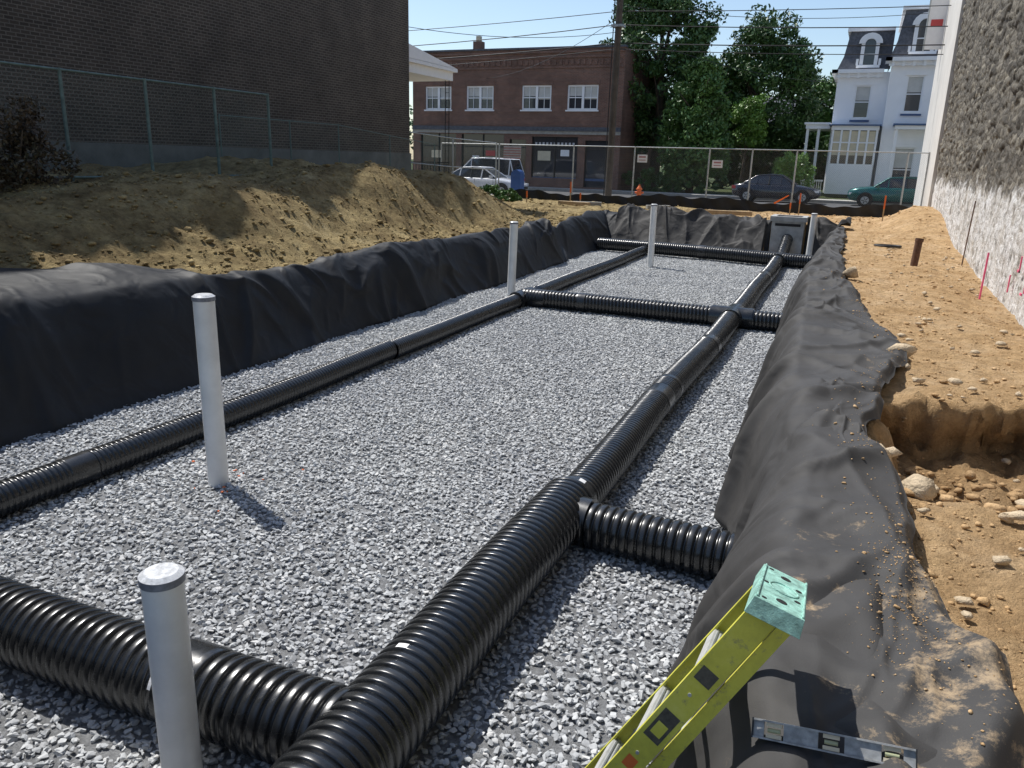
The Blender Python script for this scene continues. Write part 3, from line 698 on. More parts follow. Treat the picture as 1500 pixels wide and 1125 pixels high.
for o in gf:
    b.quad([(o[0],Yf+.17,o[2]),(o[1],Yf+.17,o[2]),(o[1],Yf+.17,o[3]),(o[0],Yf+.17,o[3])],'glass')
    nn=max(1,int((o[1]-o[0])/1.1))
    for k in range(nn+1):
        xc=o[0]+.03+(o[1]-o[0]-.06)*k/nn; b.box(xc-.03,xc+.03,Yf+.1,Yf+.16,o[2],o[3],'black')
    b.box(o[0]+.06,o[1]-.06,Yf+.11,Yf+.155,2.45,2.53,'black'); b.box(o[0]+.06,o[1]-.06,Yf+.11,Yf+.155,.5,.65,'bluetrim')
for (u,v_,wd,ht,mt) in((-20.2,1.7,.9,.6,'cream'),(-18.6,2.0,.6,.4,'trim'),(-25.0,1.2,.5,.7,'trim'),(-24.0,1.9,.7,.35,'red'),(-28.2,1.7,.8,.5,'cream')):
    b.box(u,u+wd,Yf+.12,Yf+.14,v_,v_+ht,mt)
xx=-20.4
for k in range(11):
    b.box(xx,xx+.14,Yf+.125,Yf+.135,2.62,2.85,'fwhite'); xx+=.26
b.box(-26.0,-25.4,Yf+2,Yf+2.6,8.1,9.4,'barn_brick'); b.box(-25.85,-25.55,Yf+2.15,Yf+2.45,9.4,9.75,'cream')
b.build('facade',e)

# white second-empire house
e=empty('white_mansard_house'); Yh=55
b=MB(['whitewall','trim','glass','slate','bluetrim','cream','dark','concrete','blind'])
wl=[(-1.45,-.55,4.7,6.6)]; facade(b,-2.55,.35,.2,7.35,Yh,wl,'whitewall')
b.quad([(-2.55,Yh,.2),(-2.55,Yh,7.35),(-2.55,Yh+9,7.35),(-2.55,Yh+9,.2)],'whitewall')
wr_=[(1.3,2.2,5.0,7.0),(3.6,4.6,5.0,7.0),(1.2,2.3,.5,3.0),(3.4,4.6,.9,3.0)]
facade(b,.35,6.5,.2,7.85,Yh-1.2,wr_,'whitewall')
b.quad([(.35,Yh-1.2,.2),(.35,Yh-1.2,7.85),(.35,Yh+.0,7.85),(.35,Yh,.2)],'whitewall')
b.quad([(6.5,Yh-1.2,.2),(6.5,Yh+9,.2),(6.5,Yh+9,7.85),(6.5,Yh-1.2,7.85)],'whitewall')
for o in wl: window(b,*o,Yh,'trim',1,blind=1,munt=False); b.box(o[0]-.15,o[1]+.15,Yh-.06,Yh-.003,o[3]+.02,o[3]+.2,'trim'); b.box(o[0]-.1,o[1]+.1,Yh-.1,Yh-.01,o[2]-.2,o[2]-.1,'bluetrim')
for o in wr_: window(b,*o,Yh-1.2,'trim',1,blind=1,munt=False); b.box(o[0]-.15,o[1]+.15,Yh-1.27,Yh-1.203,o[3]+.02,o[3]+.22,'trim'); b.box(o[0]-.1,o[1]+.1,Yh-1.3,Yh-1.21,o[2]-.2,o[2]-.1,'bluetrim')
def cornice(x0,x1,yf,z):
    b.box(x0-.15,x1,yf-.25,yf-.003,z-.4,z-.18,'trim'); b.box(x0-.35,x1,yf-.5,yf-.003,z-.177,z+.03,'trim')
    k=x0
    while k<x1-.15: b.box(k,k+.14,yf-.4,yf-.26,z-.46,z-.18,'trim'); k+=.55
cornice(-2.55,-.0,Yh,7.45); cornice(.35,6.5,Yh-1.2,7.95)
b.box(-2.9,-2.553,Yh-.5,Yh+9,7.27,7.48,'trim'); b.box(0,.347,Yh-1.7,Yh-.1,7.77,7.98,'trim')
def mansard(x0,x1,yf,z0,z1):
    prof=[(0,0),(.28,.35),(.5,1.0)]
    for k in range(2):
        (i0,t0),(i1,t1)=prof[k],prof[k+1]; za=z0+(z1-z0)*t0; zb_=z0+(z1-z0)*t1
        xa=x0+i0; xb_=x0+i1
        b.quad([(xa,yf+i0,za),(x1,yf+i0,za),(x1,yf+i1,zb_),(xb_,yf+i1,zb_)],'slate')
        b.quad([(xa,yf+i0,za),(xb_,yf+i1,zb_),(xb_,yf+9,zb_),(xa,yf+9,za)],'slate')
    b.box(x0+.32,x1,yf+.32,yf+9,z1+.003,z1+.2,'trim')
mansard(-2.65,.3,Yh,7.5,9.7); mansard(.2,6.5,Yh-1.2,8.0,10.6)
def dormer(xc,yf,z0,wd=1.0,h=1.2):
    b.box(xc-wd/2,xc-wd/2+.2,yf+.0,yf+.75,z0,z0+h,'trim'); b.box(xc+wd/2-.2,xc+wd/2,yf+.0,yf+.75,z0,z0+h,'trim')
    b.box(xc-wd/2-.15,xc+wd/2+.15,yf-.06,yf+.8,z0-.16,z0-.003,'trim')
    for s_ in(-1,1): b.box(xc+s_*(wd/2+.12)-.07,xc+s_*(wd/2+.12)+.07,yf-.02,yf+.5,z0,z0+.35,'trim')
    b.quad([(xc-wd/2+.2,yf+.12,z0),(xc+wd/2-.2,yf+.12,z0),(xc+wd/2-.2,yf+.12,z0+h),(xc-wd/2+.2,yf+.12,z0+h)],'glass')
    b.box(xc-wd/2+.2,xc+wd/2-.2,yf+.07,yf+.118,z0+h*.5-.03,z0+h*.5+.03,'trim')
    n=10; R0=wd/2+.16; ri=wd/2-.2; cz=z0+h
    for k in range(n):
        t0=math.pi*k/n;t1=math.pi*(k+1)/n
        p=lambda r,t,y:(xc+r*math.cos(t),y,cz+r*math.sin(t)*.9)
        b.quad([p(ri,t1,yf-.05),p(ri,t0,yf-.05),p(R0,t0,yf-.05),p(R0,t1,yf-.05)],'trim')
        b.quad([p(R0,t0,yf-.05),p(R0,t0,yf+.9),p(R0,t1,yf+.9),p(R0,t1,yf-.05)],'trim')
        b.quad([p(ri,t0,yf+.119),p(ri,t1,yf+.119),(xc,yf+.119,cz)],'glass')
        b.quad([p(ri,t0,yf-.05),p(ri,t1,yf-.05),p(ri,t1,yf+.12),p(ri,t0,yf+.12)],'trim')
dormer(-.95,Yh-.05,7.75); dormer(1.85,Yh-1.25,8.3,1.15,1.4); dormer(4.6,Yh-1.25,8.3,1.15,1.4)
b.box(-2.45,.2,Yh-1.5,Yh-.004,3.95,4.2,'trim'); b.box(-2.6,.3,Yh-1.65,Yh-.005,4.203,4.28,'bluetrim')
b.box(-2.4,.15,Yh-1.45,Yh-.006,.2,2.0,'whitewall'); b.quad([(-2.35,Yh-1.38,2.0),(.1,Yh-1.38,2.0),(.1,Yh-1.38,3.95),(-2.35,Yh-1.38,3.95)],'glass')
b.quad([(-2.36,Yh-1.38,2.0),(-2.36,Yh-1.38,3.95),(-2.36,Yh-.1,3.95),(-2.36,Yh-.1,2.0)],'glass')
for k in range(6):
    xx=-2.4+k*.49; b.box(xx,xx+.12,Yh-1.45,Yh-1.39,2.003,3.947,'trim')
    if k<5: b.quad([(xx+.13,Yh-1.384,2.5),(xx+.48,Yh-1.384,2.5),(xx+.48,Yh-1.384,3.9),(xx+.13,Yh-1.384,3.9)],'cream')
b.box(-2.3,.05,Yh-1.43,Yh-1.391,3.2,3.28,'trim')
b.box(-4.0,-2.6,Yh-.6,Yh+3,4.05,4.3,'trim'); b.box(-4.1,-2.6,Yh-.7,Yh+3,4.303,4.42,'trim')
for xx in(-3.95,-3.3): b.box(xx,xx+.16,Yh-.5,Yh-.34,.3,4.05,'trim')
b.box(-4.0,-2.6,Yh-.55,Yh-.5,.9,1.0,'trim')
for k in range(9): b.box(-3.75+k*.13,-3.71+k*.13,Yh-.54,Yh-.5,.3,.9,'trim')
b.box(1.0,3.0,Yh-2.5,Yh-1.21,4.0,4.2,'trim'); b.box(.9,3.1,Yh-2.6,Yh-1.22,4.203,4.3,'bluetrim')
for xx in(1.05,2.8): b.box(xx,xx+.15,Yh-2.4,Yh-2.25,.2,4.0,'trim')
b.box(.9,3.1,Yh-2.6,Yh-1.21,-.03,.45,'concrete'); b.box(1.2,2.8,Yh-3.0,Yh-2.61,-.03,.25,'concrete')
b.build('house_body',e)

e=empty('background_house'); b=MB(['cream','slate','trim','glass'])
b.box(-11,-4.6,72,80,-.1,5.2,'cream'); b.add([(-11.5,71.5,5.2),(-4.1,71.5,5.2),(-4.1,80.5,5.2),(-11.5,80.5,5.2),(-11.5,76,7.6),(-4.1,76,7.6)],[(0,1,5,4),(2,3,4,5),(0,4,3),(1,2,5)],'slate')
b.box(-6.3,-5.3,71.95,71.99,3.2,4.6,'glass'); b.box(-6.4,-5.2,71.9,71.94,4.62,4.75,'trim'); b.box(-9.3,-8.3,71.95,71.99,3.2,4.6,'glass'); b.build('house_body',e)

# dark brick building left
e=empty('dark_brick_building'); b=MB(['dark_brick','dark_brickx','found','cream','trim','slate','steel','black','glass'])
XB=-16.5;YB=27.6;HB=11.4
b.box(-30,XB,-25,YB,1.85,HB,'dark_brick')
b.box(-30.02,XB+.05,-25.02,YB+.03,-.2,1.849,'found')
b.quad([(-30,YB+.004,1.86),(XB,YB+.004,1.86),(XB,YB+.004,HB),(-30,YB+.004,HB)],'dark_brickx')
b.box(-30.1,XB+.15,-25,YB+.15,HB+.003,HB+.25,'slate')
b.box(-30,XB-.0,-25,9.8,HB+.253,HB+2.6,'dark_brick')  # unseen extra storey, added so its shadow covers the near end of the pile
for yy in(11.4,13,15.6,18.7,21.8,24.9): b.box(XB-1.2,XB-.2,yy,yy+.9,HB+.253,HB+1.1+.3*math.sin(yy*3),'dark_brick')  # unseen parapet bits, added to break up the roof's shadow edge on the pile
b.box(-24,-16.95,YB+.01,32,4.9,5.25,'trim'); b.box(-24.1,-16.8,YB+.012,32.15,5.253,5.38,'trim')
b.add([(-24.1,YB+.02,5.95),(-16.8,YB+.02,5.95),(-16.8,32.15,5.39),(-24.1,32.15,5.39),(-16.8,YB+.02,5.39),(-24.1,YB+.02,5.39)],[(0,3,2,1),(1,2,4),(0,5,3)],'trim')
for yy in(31.75,):
    for dx in(0,.18): b.box(-17.2+dx,-17.175+dx,yy,yy+.025,.5,4.9,'black')
    for k in range(14): b.box(-17.2,-17.0,yy+.005,yy+.02,.8+k*.3,.82+k*.3,'black')
b.box(-24,-17.1,YB+.02,31.9,.0,.6,'found')
for k in range(14): b.box(-17.05,-17.03,28.5+k*.24,28.53+k*.24,.6,1.5,'black')
b.box(-17.06,-17.02,28.4,31.8,1.5,1.54,'black')
b.box(-17.3,-17.05,YB+.04,28.5,.6,4.897,'cream')
b.build('walls',e)

# right stone party wall + building
e=empty('stone_building')
yy=np.concatenate([np.arange(-1,8,.3),np.arange(8,31.21,.045)]); zz=np.arange(-1,9.4,.035); YY,ZZ=np.meshgrid(yy,zz)
wy=YY+.22*fbm(YY*1.6,ZZ*1.6,4,88); wz=ZZ+.12*fbm(YY*1.6,ZZ*1.6,4,89)
d1,d2,vv=vor(wy*2.0,wz*4.6,90)
st=np.clip((d2-d1)*2.2,0,1)**.6
D=-.045*st*(.2+1.3*vv)+.035*fbm(YY*4,ZZ*5,5,92,.65)
pl=ss(1.9,1.2,ZZ+.45*fbm(YY*1.5,ZZ*1.5,4,93)); D=D*(1-.72*pl)-.03*pl
npmesh('stone_wall_face',np.stack([2.13+D,YY,ZZ],-1).reshape(-1,3),gridfaces(len(zz),len(yy))[:,::-1],['stonewall'],False,e)
b=MB(['stucco','stonewall','slate','white','red','trim','pink'])
b.box(2.3,12,-1,31.1,-1,12,'stonewall'); b.box(2.0,12,31.22,40.5,-.5,12.5,'stucco'); b.box(1.85,12.1,40.2,40.7,8.7,8.95,'trim')
for (y_,z_,dy,dz) in((11.9,.25,.03,.35),(12.05,.2,.1,.03),(12.5,.45,.03,.22),(12.5,.45,.14,.03),(11.9,.62,.12,.03),(13.1,.1,.03,.25)): b.box(2.03,2.045,y_,y_+dy,z_,z_+dz,'pink')
b.build('building_body',e)
sg=empty('hanging_sign'); b=MB(['white','red','steel','trim'])
b.box(1.35,1.98,38.0,38.16,6.45,8.55,'white'); b.box(1.3,1.349,37.98,38.18,6.4,8.6,'steel'); b.box(1.45,1.88,37.985,37.998,7.3,7.55,'red')
b.cyl((2.0,38.08,8.62),(1.3,38.08,8.62),.03,.03,'steel',8); b.build('sign_board',sg)
b=MB(['pink']); b.cyl((1.84,14.1,-.3),(1.86,14.2,.55),.014,.014,'pink',8); b.build('survey_stake')
b=MB(['rust','black']); g_=gz(1.0,16.7); b.cyl((1.0,16.7,g_-.1),(1.03,16.75,g_+.5),.065,.065,'rust',20,False); b.cyl((1.03,16.75,g_+.46),(1.035,16.757,g_+.52),.075,.075,'rust',20); b.build('steel_pipe_stub')
b=MB(['rust']); b.cyl((1.93,18.0,-.2),(1.98,18.1,1.2),.012,.012,'rust',6); b.build('leaning_rod')

# ------------------------------------------------------------------ street
def sheet(name,x0,x1,y0,y1,z,mat):
    b=MB([mat]); b.quad([(x0,y0,z),(x1,y0,z),(x1,y1,z),(x0,y1,z)],mat); return b.build(name)
sheet('street',-200,200,36.97,48.03,-.15,'asphalt')
b=MB(['white']); 
for k in range(-20,20): b.quad([(k*6,42.45,-.146),(k*6+3,42.45,-.146),(k*6+3,42.57,-.146),(k*6,42.57,-.146)],'white')
b.build('lane_marking')
sheet('pavement',-200,200,35.0,36.8,-.0,'walk'); sheet('pavement',-200,200,48.2,49.98,0,'walk')
b=MB(['concrete']); b.box(-200,200,36.8,36.97,-.2,.006,'concrete'); b.box(-200,200,48.03,48.2,-.2,.006,'concrete'); b.build('kerb')

def fence(name,pts,h,steel,mesh,z0s,rp=.03,mid=True):
    e=empty(name); b=MB([steel,mesh])
    for i,(x,y) in enumerate(pts):
        z=z0s[i]; b.cyl((x,y,z-.1),(x,y,z+h),rp,rp,steel,10)
        if i<len(pts)-1:
            x2,y2=pts[i+1];z2=z0s[i+1]
            for hh in([h-.03,.12]+([h*.5] if mid else [])): b.cyl((x,y,z+hh),(x2,y2,z2+hh),rp*.7,rp*.7,steel,8)
            b.quad([(x,y,z+.1),(x2,y2,z2+.1),(x2,y2,z2+h-.03),(x,y,z+h-.03)],mesh)
    b.build('fence_panels',e); return e
fx=[-18.6,-15.6,-12.0,-9.25,-6.1,-4.4,-2.7,1.25,1.95]
fence('chain_link_fence',[(x,34) for x in fx],2.35,'steel','chainx',[.05]*len(fx),mid=False)
fence('chain_link_fence',[(-17.0,28.2),(-16.4,31),(-15.7,33.9)],2.4,'steel','chainy',[.3,.15,.05],mid=True)
fence('green_chain_fence',[(-13,y) for y in(2.8,5.2,7.6,10.1,11.9,13.7,15.4)],1.95,'green_steel','chainy',[1.1]*7,rp=.032,mid=False)
fence('green_chain_fence',[(-14.5,y) for y in(15.4,18,20.2,23,26)],1.4,'green_steel','chainy',[1.2,1.2,1.2,1.0,.8],rp=.018,mid=False)
sx=np.linspace(-15,1.9,260); V=[];
for x in sx:
    yv_=33.1+.12*math.sin(x*1.3)+.05*math.sin(x*5.1); zt=.40+.06*math.sin(x*.7)+.05*math.sin(x*2.2)+.03*math.sin(x*7); zb_=float(ground(np.array([x]),np.array([yv_]))[0])-.1
    for k in range(5): V.append((x,yv_+.03*math.sin(x*9+k),zb_+(zt-zb_)*k/4))
npmesh('silt_fence',V,gridfaces(260,5),['fabL'],True)
def fsign(name,x,z,w_,h_,base,bars):
    b=MB(['white','red','blue','fred','fwhite']); b.box(x,x+w_,33.93,33.95,z,z+h_,base)
    for (u0,u1,v0,v1,c) in bars: b.box(x+u0*w_,x+u1*w_,33.924,33.929,z+v0*h_,z+v1*h_,c)
    b.build(name)
fsign('warning_sign',-9.1,1.75,.42,.32,'white',[(.15,.85,.6,.8,'fred'),(.15,.85,.25,.35,'fred')])
fsign('warning_sign',-5.95,1.62,.42,.3,'white',[(.15,.85,.6,.8,'fred'),(.15,.85,.25,.35,'fred')])
fsign('striped_banner',-15.35,1.75,.85,.55,'fwhite',[(0,1,k*.2,k*.2+.08,'fred') for k in range(5)])

b=MB(['orange','steel']); hx,hy=-9.55,36.3
b.cyl((hx,hy,0),(hx,hy,.06),.17,.17,'orange',16); b.cyl((hx,hy,.06),(hx,hy,.55),.11,.10,'orange',16); b.cyl((hx,hy,.55),(hx,hy,.6),.14,.14,'orange',16)
b.cyl((hx,hy,.6),(hx,hy,.72),.12,.05,'orange',16); b.cyl((hx,hy,.72),(hx,hy,.78),.03,.03,'orange',8)
b.cyl((hx-.2,hy,.42),(hx+.2,hy,.42),.05,.05,'orange',12); b.cyl((hx,hy-.2,.38),(hx,hy,.38),.065,.065,'orange',12); b.build('fire_hydrant')
b=MB(['blue']); mx_,my=-15.6,36.2
for dx in(-.2,.16):
    for dy in(-.2,.16): b.box(mx_+dx,mx_+dx+.04,my+dy,my+dy+.04,0,.3,'blue')
b.box(mx_-.25,mx_+.25,my-.25,my+.25,.3,1.0,'blue')
vs=[];n=10
for yv_ in(my-.25,my+.25): vs+=[(mx_+.25*math.cos(math.pi*k/n),yv_,1.003+.25*math.sin(math.pi*k/n)) for k in range(n+1)]
b.add(vs,[(k,k+1,n+2+k,n+1+k) for k in range(n)]+[tuple(range(n+1)),tuple(range(2*n+1,n,-1))],'blue'); b.build('mailbox')
for i,(x,y,h) in enumerate([(-11.0,31,.9),(-10.4,30.5,.5),(-2.2,31.5,.8),(-2.5,31.3,.45),(-12.5,30,.5),(.6,29,.9)]):
    b=MB(['orange','lumber']); b.box(x-.02,x+.02,y-.02,y+.02,0,h,'lumber'); b.box(x-.025,x+.025,y-.025,y+.025,h*.55,h+.02,'orange'); b.build('survey_stake')
b=MB(['orange']); b.add([(-3.1,31.2,.45),(-2.6,31.2,.75),(-2.58,31.25,.72),(-3.05,31.25,.4)],[(0,1,2,3)],'orange'); b.build('survey_flag')
for (x,y,l,r_) in((-9.8,29.6,1.1,.2),(-10.2,29.2,1.4,-.3),(-4.2,28.2,1.5,.1),(-7.0,29.5,.9,.6)):
    b=MB(['lumber','concrete']); b.T=Matrix.Translation((x,y,.16))@Matrix.Rotation(r_,4,'Z'); b.box(-l/2,l/2,-.1,.1,-.06,.08,'concrete' if l<1.2 else 'lumber'); b.build('timber_plank',bevel=.01)
b=MB(['black'])
for k in range(24):
    t0=2*math.pi*k/24;t1=2*math.pi*(k+1)/24; zc_=gz(.62,20.4)+.04
    b.cyl((.62+.28*math.cos(t0),20.4+.16*math.sin(t0),zc_),(.62+.28*math.cos(t1),20.4+.16*math.sin(t1),zc_),.025,.025,'black',8,False)
b.build('hose_coil')

# utility pole and wires
e=empty('utility_pole'); b=MB(['wood','steel','black'])
UX,UY=-11.1,36.55
b.cyl((UX,UY,-.1),(UX+.05,UY,12.2),.17,.13,'wood',20)
b.box(UX-1.2,UX+1.3,UY-.16,UY-.05,10.6,10.72,'wood'); b.cyl((UX-.2,UY-.05,0),(UX-.19,UY-.05,9),.025,.025,'black',6)
b.box(UX-.25,UX+.3,UY-.2,UY+.2,7.5,7.6,'steel')
b.build('pole',e)
def wire(b,p,q,sag,r=.016,n=14):
    p=Vector(p);q=Vector(q);pr=p
    for k in range(1,n+1):
        t=k/n; c=p.lerp(q,t)-Vector((0,0,sag*4*t*(1-t))); b.cyl(pr,c,r,r,'black',5,False); pr=c
b=MB(['black'])
for z_,s_,r_ in((10.7,.8,.012),(8.15,.5,.016),(7.6,.7,.02),(6.85,.6,.024),(6.6,.7,.016)):
    wire(b,(UX,UY,z_),(UX+38,UY,z_+.3),s_,r_); wire(b,(UX,UY,z_),(UX-38,UY,z_-.1),s_,r_)
wire(b,(UX,UY,7.3),(-16.6,27.6,6.4),.3,.012); wire(b,(UX,UY,7.9),(-24,50,6.8),.5,.012); wire(b,(UX,UY,8.4),(2.2,40.3,8.2),.4,.012); wire(b,(UX,UY,7.4),(-2.5,55,6.8),.5,.012)
wire(b,(-16.6,27,9.2),(-5,36.5,13.5),.3,.014)
b.build('overhead_wires')

# ------------------------------------------------------------------ vehicles
def car(name,x,y,rot,paint,kind='sedan',Lc=4.6,W=1.78,Hc=1.45):
    e=empty(name); e.location=(x,y,-.15); e.rotation_euler=(0,0,rot)
    M['_p']=paint; b=MB(['_p','glass','black','tire','steel','red','white','dark'])
    h=Lc/2
    if kind=='sedan':
        st=[(-h,.42,.78,.62),(-h+.12,.28,.90,.74),(-h+.55,.22,.97,.86),(-h+1.0,.2,.99,.89),(-.4,.2,.96,.9),(.6,.2,.95,.9),(h-1.05,.2,.92,.88),(h-.55,.22,.84,.85),(h-.15,.27,.72,.74),(h,.4,.6,.6)]
        gh=[(-h+.62,.98,.98,.70),(-h+1.32,.99,Hc-.06,.58),(-.35,.97,Hc,.58),(.25,.96,Hc-.03,.58),(h-1.25,.94,.94,.70)]
    else:
        st=[(-h,.42,.95,.7),(-h+.1,.3,1.02,.8),(-h+.55,.24,1.04,.88),(-h+1.0,.22,1.04,.9),(-.4,.22,1.03,.9),(.6,.22,1.02,.9),(h-1.1,.22,1.0,.89),(h-.55,.24,.95,.86),(h-.12,.3,.85,.76),(h,.42,.7,.64)]
        gh=[(-h+.08,1.0,1.03,.76),(-h+.35,1.03,Hc-.05,.66),(-.5,1.03,Hc,.66),(.35,1.02,Hc-.04,.64),(h-1.25,1.0,1.01,.74)]
    k=W/1.8; rings=[]
    for (xx,zb_,zt,hw) in st:
        hw*=k; zm=zb_+(zt-zb_)*.45
        rings.append([(xx,-hw*.86,zb_),(xx,-hw*.985,zb_+.1),(xx,-hw,zm),(xx,-hw*.965,zt-.1),(xx,-hw*.86,zt-.015),(xx,-hw*.4,zt+.02),(xx,hw*.4,zt+.02),(xx,hw*.86,zt-.015),(xx,hw*.965,zt-.1),(xx,hw,zm),(xx,hw*.985,zb_+.1),(xx,hw*.86,zb_)])
    vs=[p for r_ in rings for p in r_]; m_=12
    fs=[(i*m_+j,i*m_+(j+1)%m_,(i+1)*m_+(j+1)%m_,(i+1)*m_+j) for i in range(len(st)-1) for j in range(m_)]
    b.add(vs,fs,'_p',True); b.add(rings[0],[tuple(range(11,-1,-1))],'_p'); b.add(rings[-1],[tuple(range(12))],'_p')
    G=[]
    for (xx,z0,z1,hw) in gh: hw0=.80*k; G.append(((xx,-hw0,z0-.03),(xx,-hw*k,z1),(xx,hw*k,z1),(xx,hw0,z0-.03)))
    for i in range(len(G)-1):
        A_,B_=G[i],G[i+1]
        b.quad([A_[0],B_[0],B_[1],A_[1]],'glass'); b.quad([A_[3],A_[2],B_[2],B_[3]],'glass')
        roof='glass' if i in(0,len(G)-2) else '_p'
        b.quad([A_[1],B_[1],B_[2],A_[2]],roof)
        for s_ in(1,2): b.cyl(A_[s_],B_[s_],.035,.035,'_p',8)
    for i in range(1,len(G)-1):
        for a_,c_ in((0,1),(3,2)): b.cyl(G[i][a_],G[i][c_],.035,.03,'_p' if i!=2 else 'black',8)
    for sx_ in(-1,1):
        for xx in(-h+.85,h-.87):
            yy=sx_*W/2
            b.cyl((xx,yy*.985,.34),(xx,yy*1.003,.34),.385,.385,'dark',28)
            b.cyl((xx,yy*.8,.315),(xx,yy*1.012,.315),.315,.315,'tire',28); b.cyl((xx,yy*1.012,.315),(xx,yy*1.022,.315),.2,.19,'steel',20)
            for q in range(5):
                t=q*2*math.pi/5; b.cyl((xx+.04*math.cos(t),yy*1.024,.315+.04*math.sin(t)),(xx+.17*math.cos(t),yy*1.024,.315+.17*math.sin(t)),.02,.02,'dark',6)
        b.box(-.1,-.09,sx_*W/2*.985-.004,sx_*W/2*.985+.006,.3,.9,'dark'); b.box(.95,.96,sx_*W/2*.985-.004,sx_*W/2*.985+.006,.3,.9,'dark')
        b.box(h-.35,h-.06,sx_*.62-.12,sx_*.62+.12,.58,.7,'white'); b.box(-h-.01,-h+.2,sx_*.6-.14,sx_*.6+.14,.66,.82,'red')
        b.box(h-1.5,h-1.35,min(sx_*W/2,sx_*(W/2+.14)),max(sx_*W/2,sx_*(W/2+.14)),.95,1.07,'_p')
        b.box(-h+1.3,h-1.3,sx_*W/2*.99-.01,sx_*W/2*.99+.012,.22,.3,'black')
    b.box(h-.02,h+.01,-.5,.5,.4,.55,'black'); b.box(-h-.012,-h+.01,-.25,.25,.5,.62,'white')
    if kind!='sedan':
        for s_ in(-1,1): b.cyl((-1.5,s_*.55,Hc+.05),(.2,s_*.55,Hc+.05),.02,.02,'black',6)
    b.build('car_body',e)
    return e
car('parked_black_sedan',-4.55,46.6,0,carpaint('black_car_paint',(.012,.014,.022)))
car('parked_green_wagon',1.35,46.6,math.pi,carpaint('green_car_paint',(.0,.10,.09),.3),'suv',4.5,1.75,1.5)
car('parked_white_sedan',-18.35,38.1,0,carpaint('silver_white_paint',(.66,.68,.72)),'sedan',4.6)
car('white_suv',-21.0,43.4,math.pi,carpaint('white_car_paint',(.76,.78,.82)),'suv',4.9,1.9,1.9)

# ------------------------------------------------------------------ trees
def leaves(name,clumps,per,size,mats,parent):
    P=[]
    for (c,r) in clumps:
        q=rng.normal(size=(per,3)); q/=np.linalg.norm(q,axis=1)[:,None]; q*=(rng.random((per,1))**.45)
        P.append(np.array(c)+q*np.array(r))
    P=np.concatenate(P); n=len(P)
    a=rng.normal(size=(n,3)); a/=np.linalg.norm(a,axis=1)[:,None]; b_=np.cross(a,rng.normal(size=(n,3))); b_/=np.linalg.norm(b_,axis=1)[:,None]
    s=(size*rng.uniform(.6,1.3,(n,1)))
    V=np.stack([P-a*s,P+b_*s*.45,P+a*s,P-b_*s*.45],1).reshape(-1,3)
    F=np.arange(4*n).reshape(-1,4)
    return npmesh(name,V,F,mats,False,parent)
def tree(name,base,H_,crown,mat,nclump,per,size,clr=.9,trunk=.3,shape=None):
    e=empty(name); bx,by,bz=base; b=MB(['bark']); cx,cy,cz=crown[0]; rx,ry,rz=crown[1]
    b.cyl((bx,by,bz-.2),(bx+.1,by,bz+H_*.35),trunk,trunk*.75,'bark',14,False); b.cyl((bx+.1,by,bz+H_*.35),(cx,cy,cz+rz*.4),trunk*.75,trunk*.2,'bark',12,False)
    for k in range(11):
        t=k/11; ang=k*2.4; s=Vector((bx+.1,by,bz+H_*(.28+.45*t))); q=Vector((cx+rx*.75*math.cos(ang),cy+ry*.75*math.sin(ang),s.z+rz*.45)); m_=s.lerp(q,.5)+Vector((0,0,.3))
        b.cyl(s,m_,trunk*.35,trunk*.22,'bark',8,False); b.cyl(m_,q,trunk*.22,trunk*.06,'bark',8,False)
    b.build('trunk',e)
    cl=[]
    for k in range(nclump):
        q=rng.normal(size=3); q/=np.linalg.norm(q); q*=rng.uniform(.35,1.0)**.6; wsc=1.0
        if shape=='cone': wsc=np.clip(1.05-.75*(q[2]+1)/2,.15,1.2)
        if shape=='egg': wsc=1.0-.25*q[2]
        c=(cx+q[0]*rx*wsc,cy+q[1]*ry*wsc,cz+q[2]*rz)
        r=clr*rng.uniform(.5,1.3); cl.append((c,(r,r,r*.75)))
    leaves('crown',cl,per,size,[mat],e)
    return e
tree('shade_tree',(-13.4,54.4,0),12,((-13.6,54.6,8.5),(4.0,3.0,6.4)),'leafD',190,230,.15,1.0,.4,'egg')
tree('shade_tree',(-8.2,61,0),10,((-7.7,61,6.7),(3.6,3.2,5.0)),'leafD',160,220,.16,.98,.35)
tree('weeping_tree',(-10.3,51.4,0),7,((-10.2,51.4,4.3),(2.6,2.0,4.1)),'leafM',120,230,.13,.7,.25,'cone')
tree('small_tree',(-8.0,57,0),5,((-7.7,57,4.6),(1.1,1.1,1.9)),'leafL',40,160,.12,.6,.12)
tree('street_tree',(-3.9,68,0),8,((-3.4,68,6),(2.2,2.0,2.6)),'leafM',60,200,.16,.8,.2)
def bush(name,c,r,mat,ncl,per,size):
    e=empty(name); cl=[]
    for k in range(ncl):
        q=rng.normal(size=3);q/=np.linalg.norm(q);q*=rng.uniform(.3,1); cl.append(((c[0]+q[0]*r[0],c[1]+q[1]*r[1],max(.1,c[2]+q[2]*r[2])),(min(r)*.38,)*3))
    b=MB(['bark'])
    for k in range(7): a_=k*.9; b.cyl((c[0],c[1],c[2]-r[2]),(c[0]+r[0]*.6*math.cos(a_),c[1]+r[1]*.6*math.sin(a_),c[2]+r[2]*.4),.03,.01,'bark',6,False)
    b.build('stems',e); leaves('foliage',cl,per,size,[mat],e); return e
bush('bush',(-4.3,52.5,1.3),(1.3,1.0,1.3),'leafL',40,170,.09)
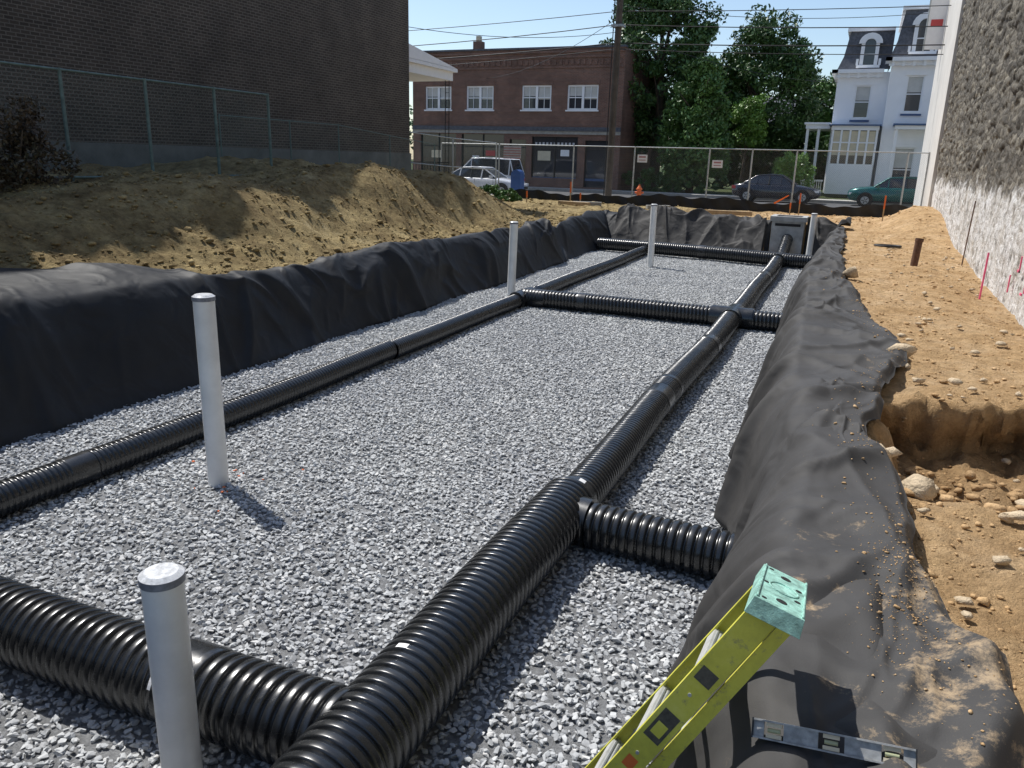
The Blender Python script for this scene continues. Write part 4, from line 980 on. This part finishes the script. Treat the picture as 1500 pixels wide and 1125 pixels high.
bush('hedge',(-11.0,50.7,.7),(4.0,.5,.9),'leafD',90,170,.12)
bush('hedge',(-7,64,2.2),(9,1.5,2.6),'leafD',150,200,.2)
bush('dry_bush',(-12.4,8.6,1.7),(.6,1.1,.7),'brush',60,90,.045)
bush('roadside_weeds',(-14.6,31.5,.25),(1.4,1.0,.35),'leafM',40,90,.07)
cl=[((x,95+rng.uniform(-4,4),rng.uniform(1,6.5)),(3,2.5,2.6)) for x in np.arange(-90,60,1.6)]
e=empty('distant_trees'); leaves('foliage',cl,120,.45,['leafD'],e)

# ------------------------------------------------------------------ world, sun, camera
w_=bpy.data.worlds.new('World'); scene.world=w_; w_.use_nodes=True; nt=w_.node_tree
sky=nt.nodes.new('ShaderNodeTexSky'); sky.sky_type='NISHITA'; sky.sun_disc=False
EL=57; sd=Vector((-.915,.403,0)).normalized()
sky.sun_elevation=math.radians(EL); sky.sun_rotation=math.atan2(sd.x,sd.y)%(2*math.pi); sky.air_density=1.0; sky.dust_density=.7; sky.ozone_density=1.6
bg=nt.nodes['Background']; bg.inputs[1].default_value=.15; nt.links.new(sky.outputs[0],bg.inputs[0])
sl=bpy.data.lights.new('sun','SUN'); sl.energy=5.0; sl.angle=math.radians(.5); sl.color=(1,.97,.92)
so=bpy.data.objects.new('sun',sl); C.objects.link(so)
ld=Vector((-sd.x*math.cos(math.radians(EL)),-sd.y*math.cos(math.radians(EL)),-math.sin(math.radians(EL))))
so.rotation_euler=ld.to_track_quat('-Z','Y').to_euler(); so.location=(-20,10,30)
cd=bpy.data.cameras.new('camera'); co=bpy.data.objects.new('camera',cd); C.objects.link(co)
cd.sensor_width=36; cd.lens=36*1150/1500; cd.clip_end=1500; cd.clip_start=.05
R=Matrix.Rotation(math.radians(23.3),4,'Z')@Matrix.Rotation(math.radians(90-16.0),4,'X')@Matrix.Rotation(math.radians(1.6),4,'Z')
co.matrix_world=Matrix.Translation((0,0,1.75))@R
scene.camera=co
scene.view_settings.view_transform='Standard'; scene.view_settings.look='None'; scene.view_settings.exposure=0
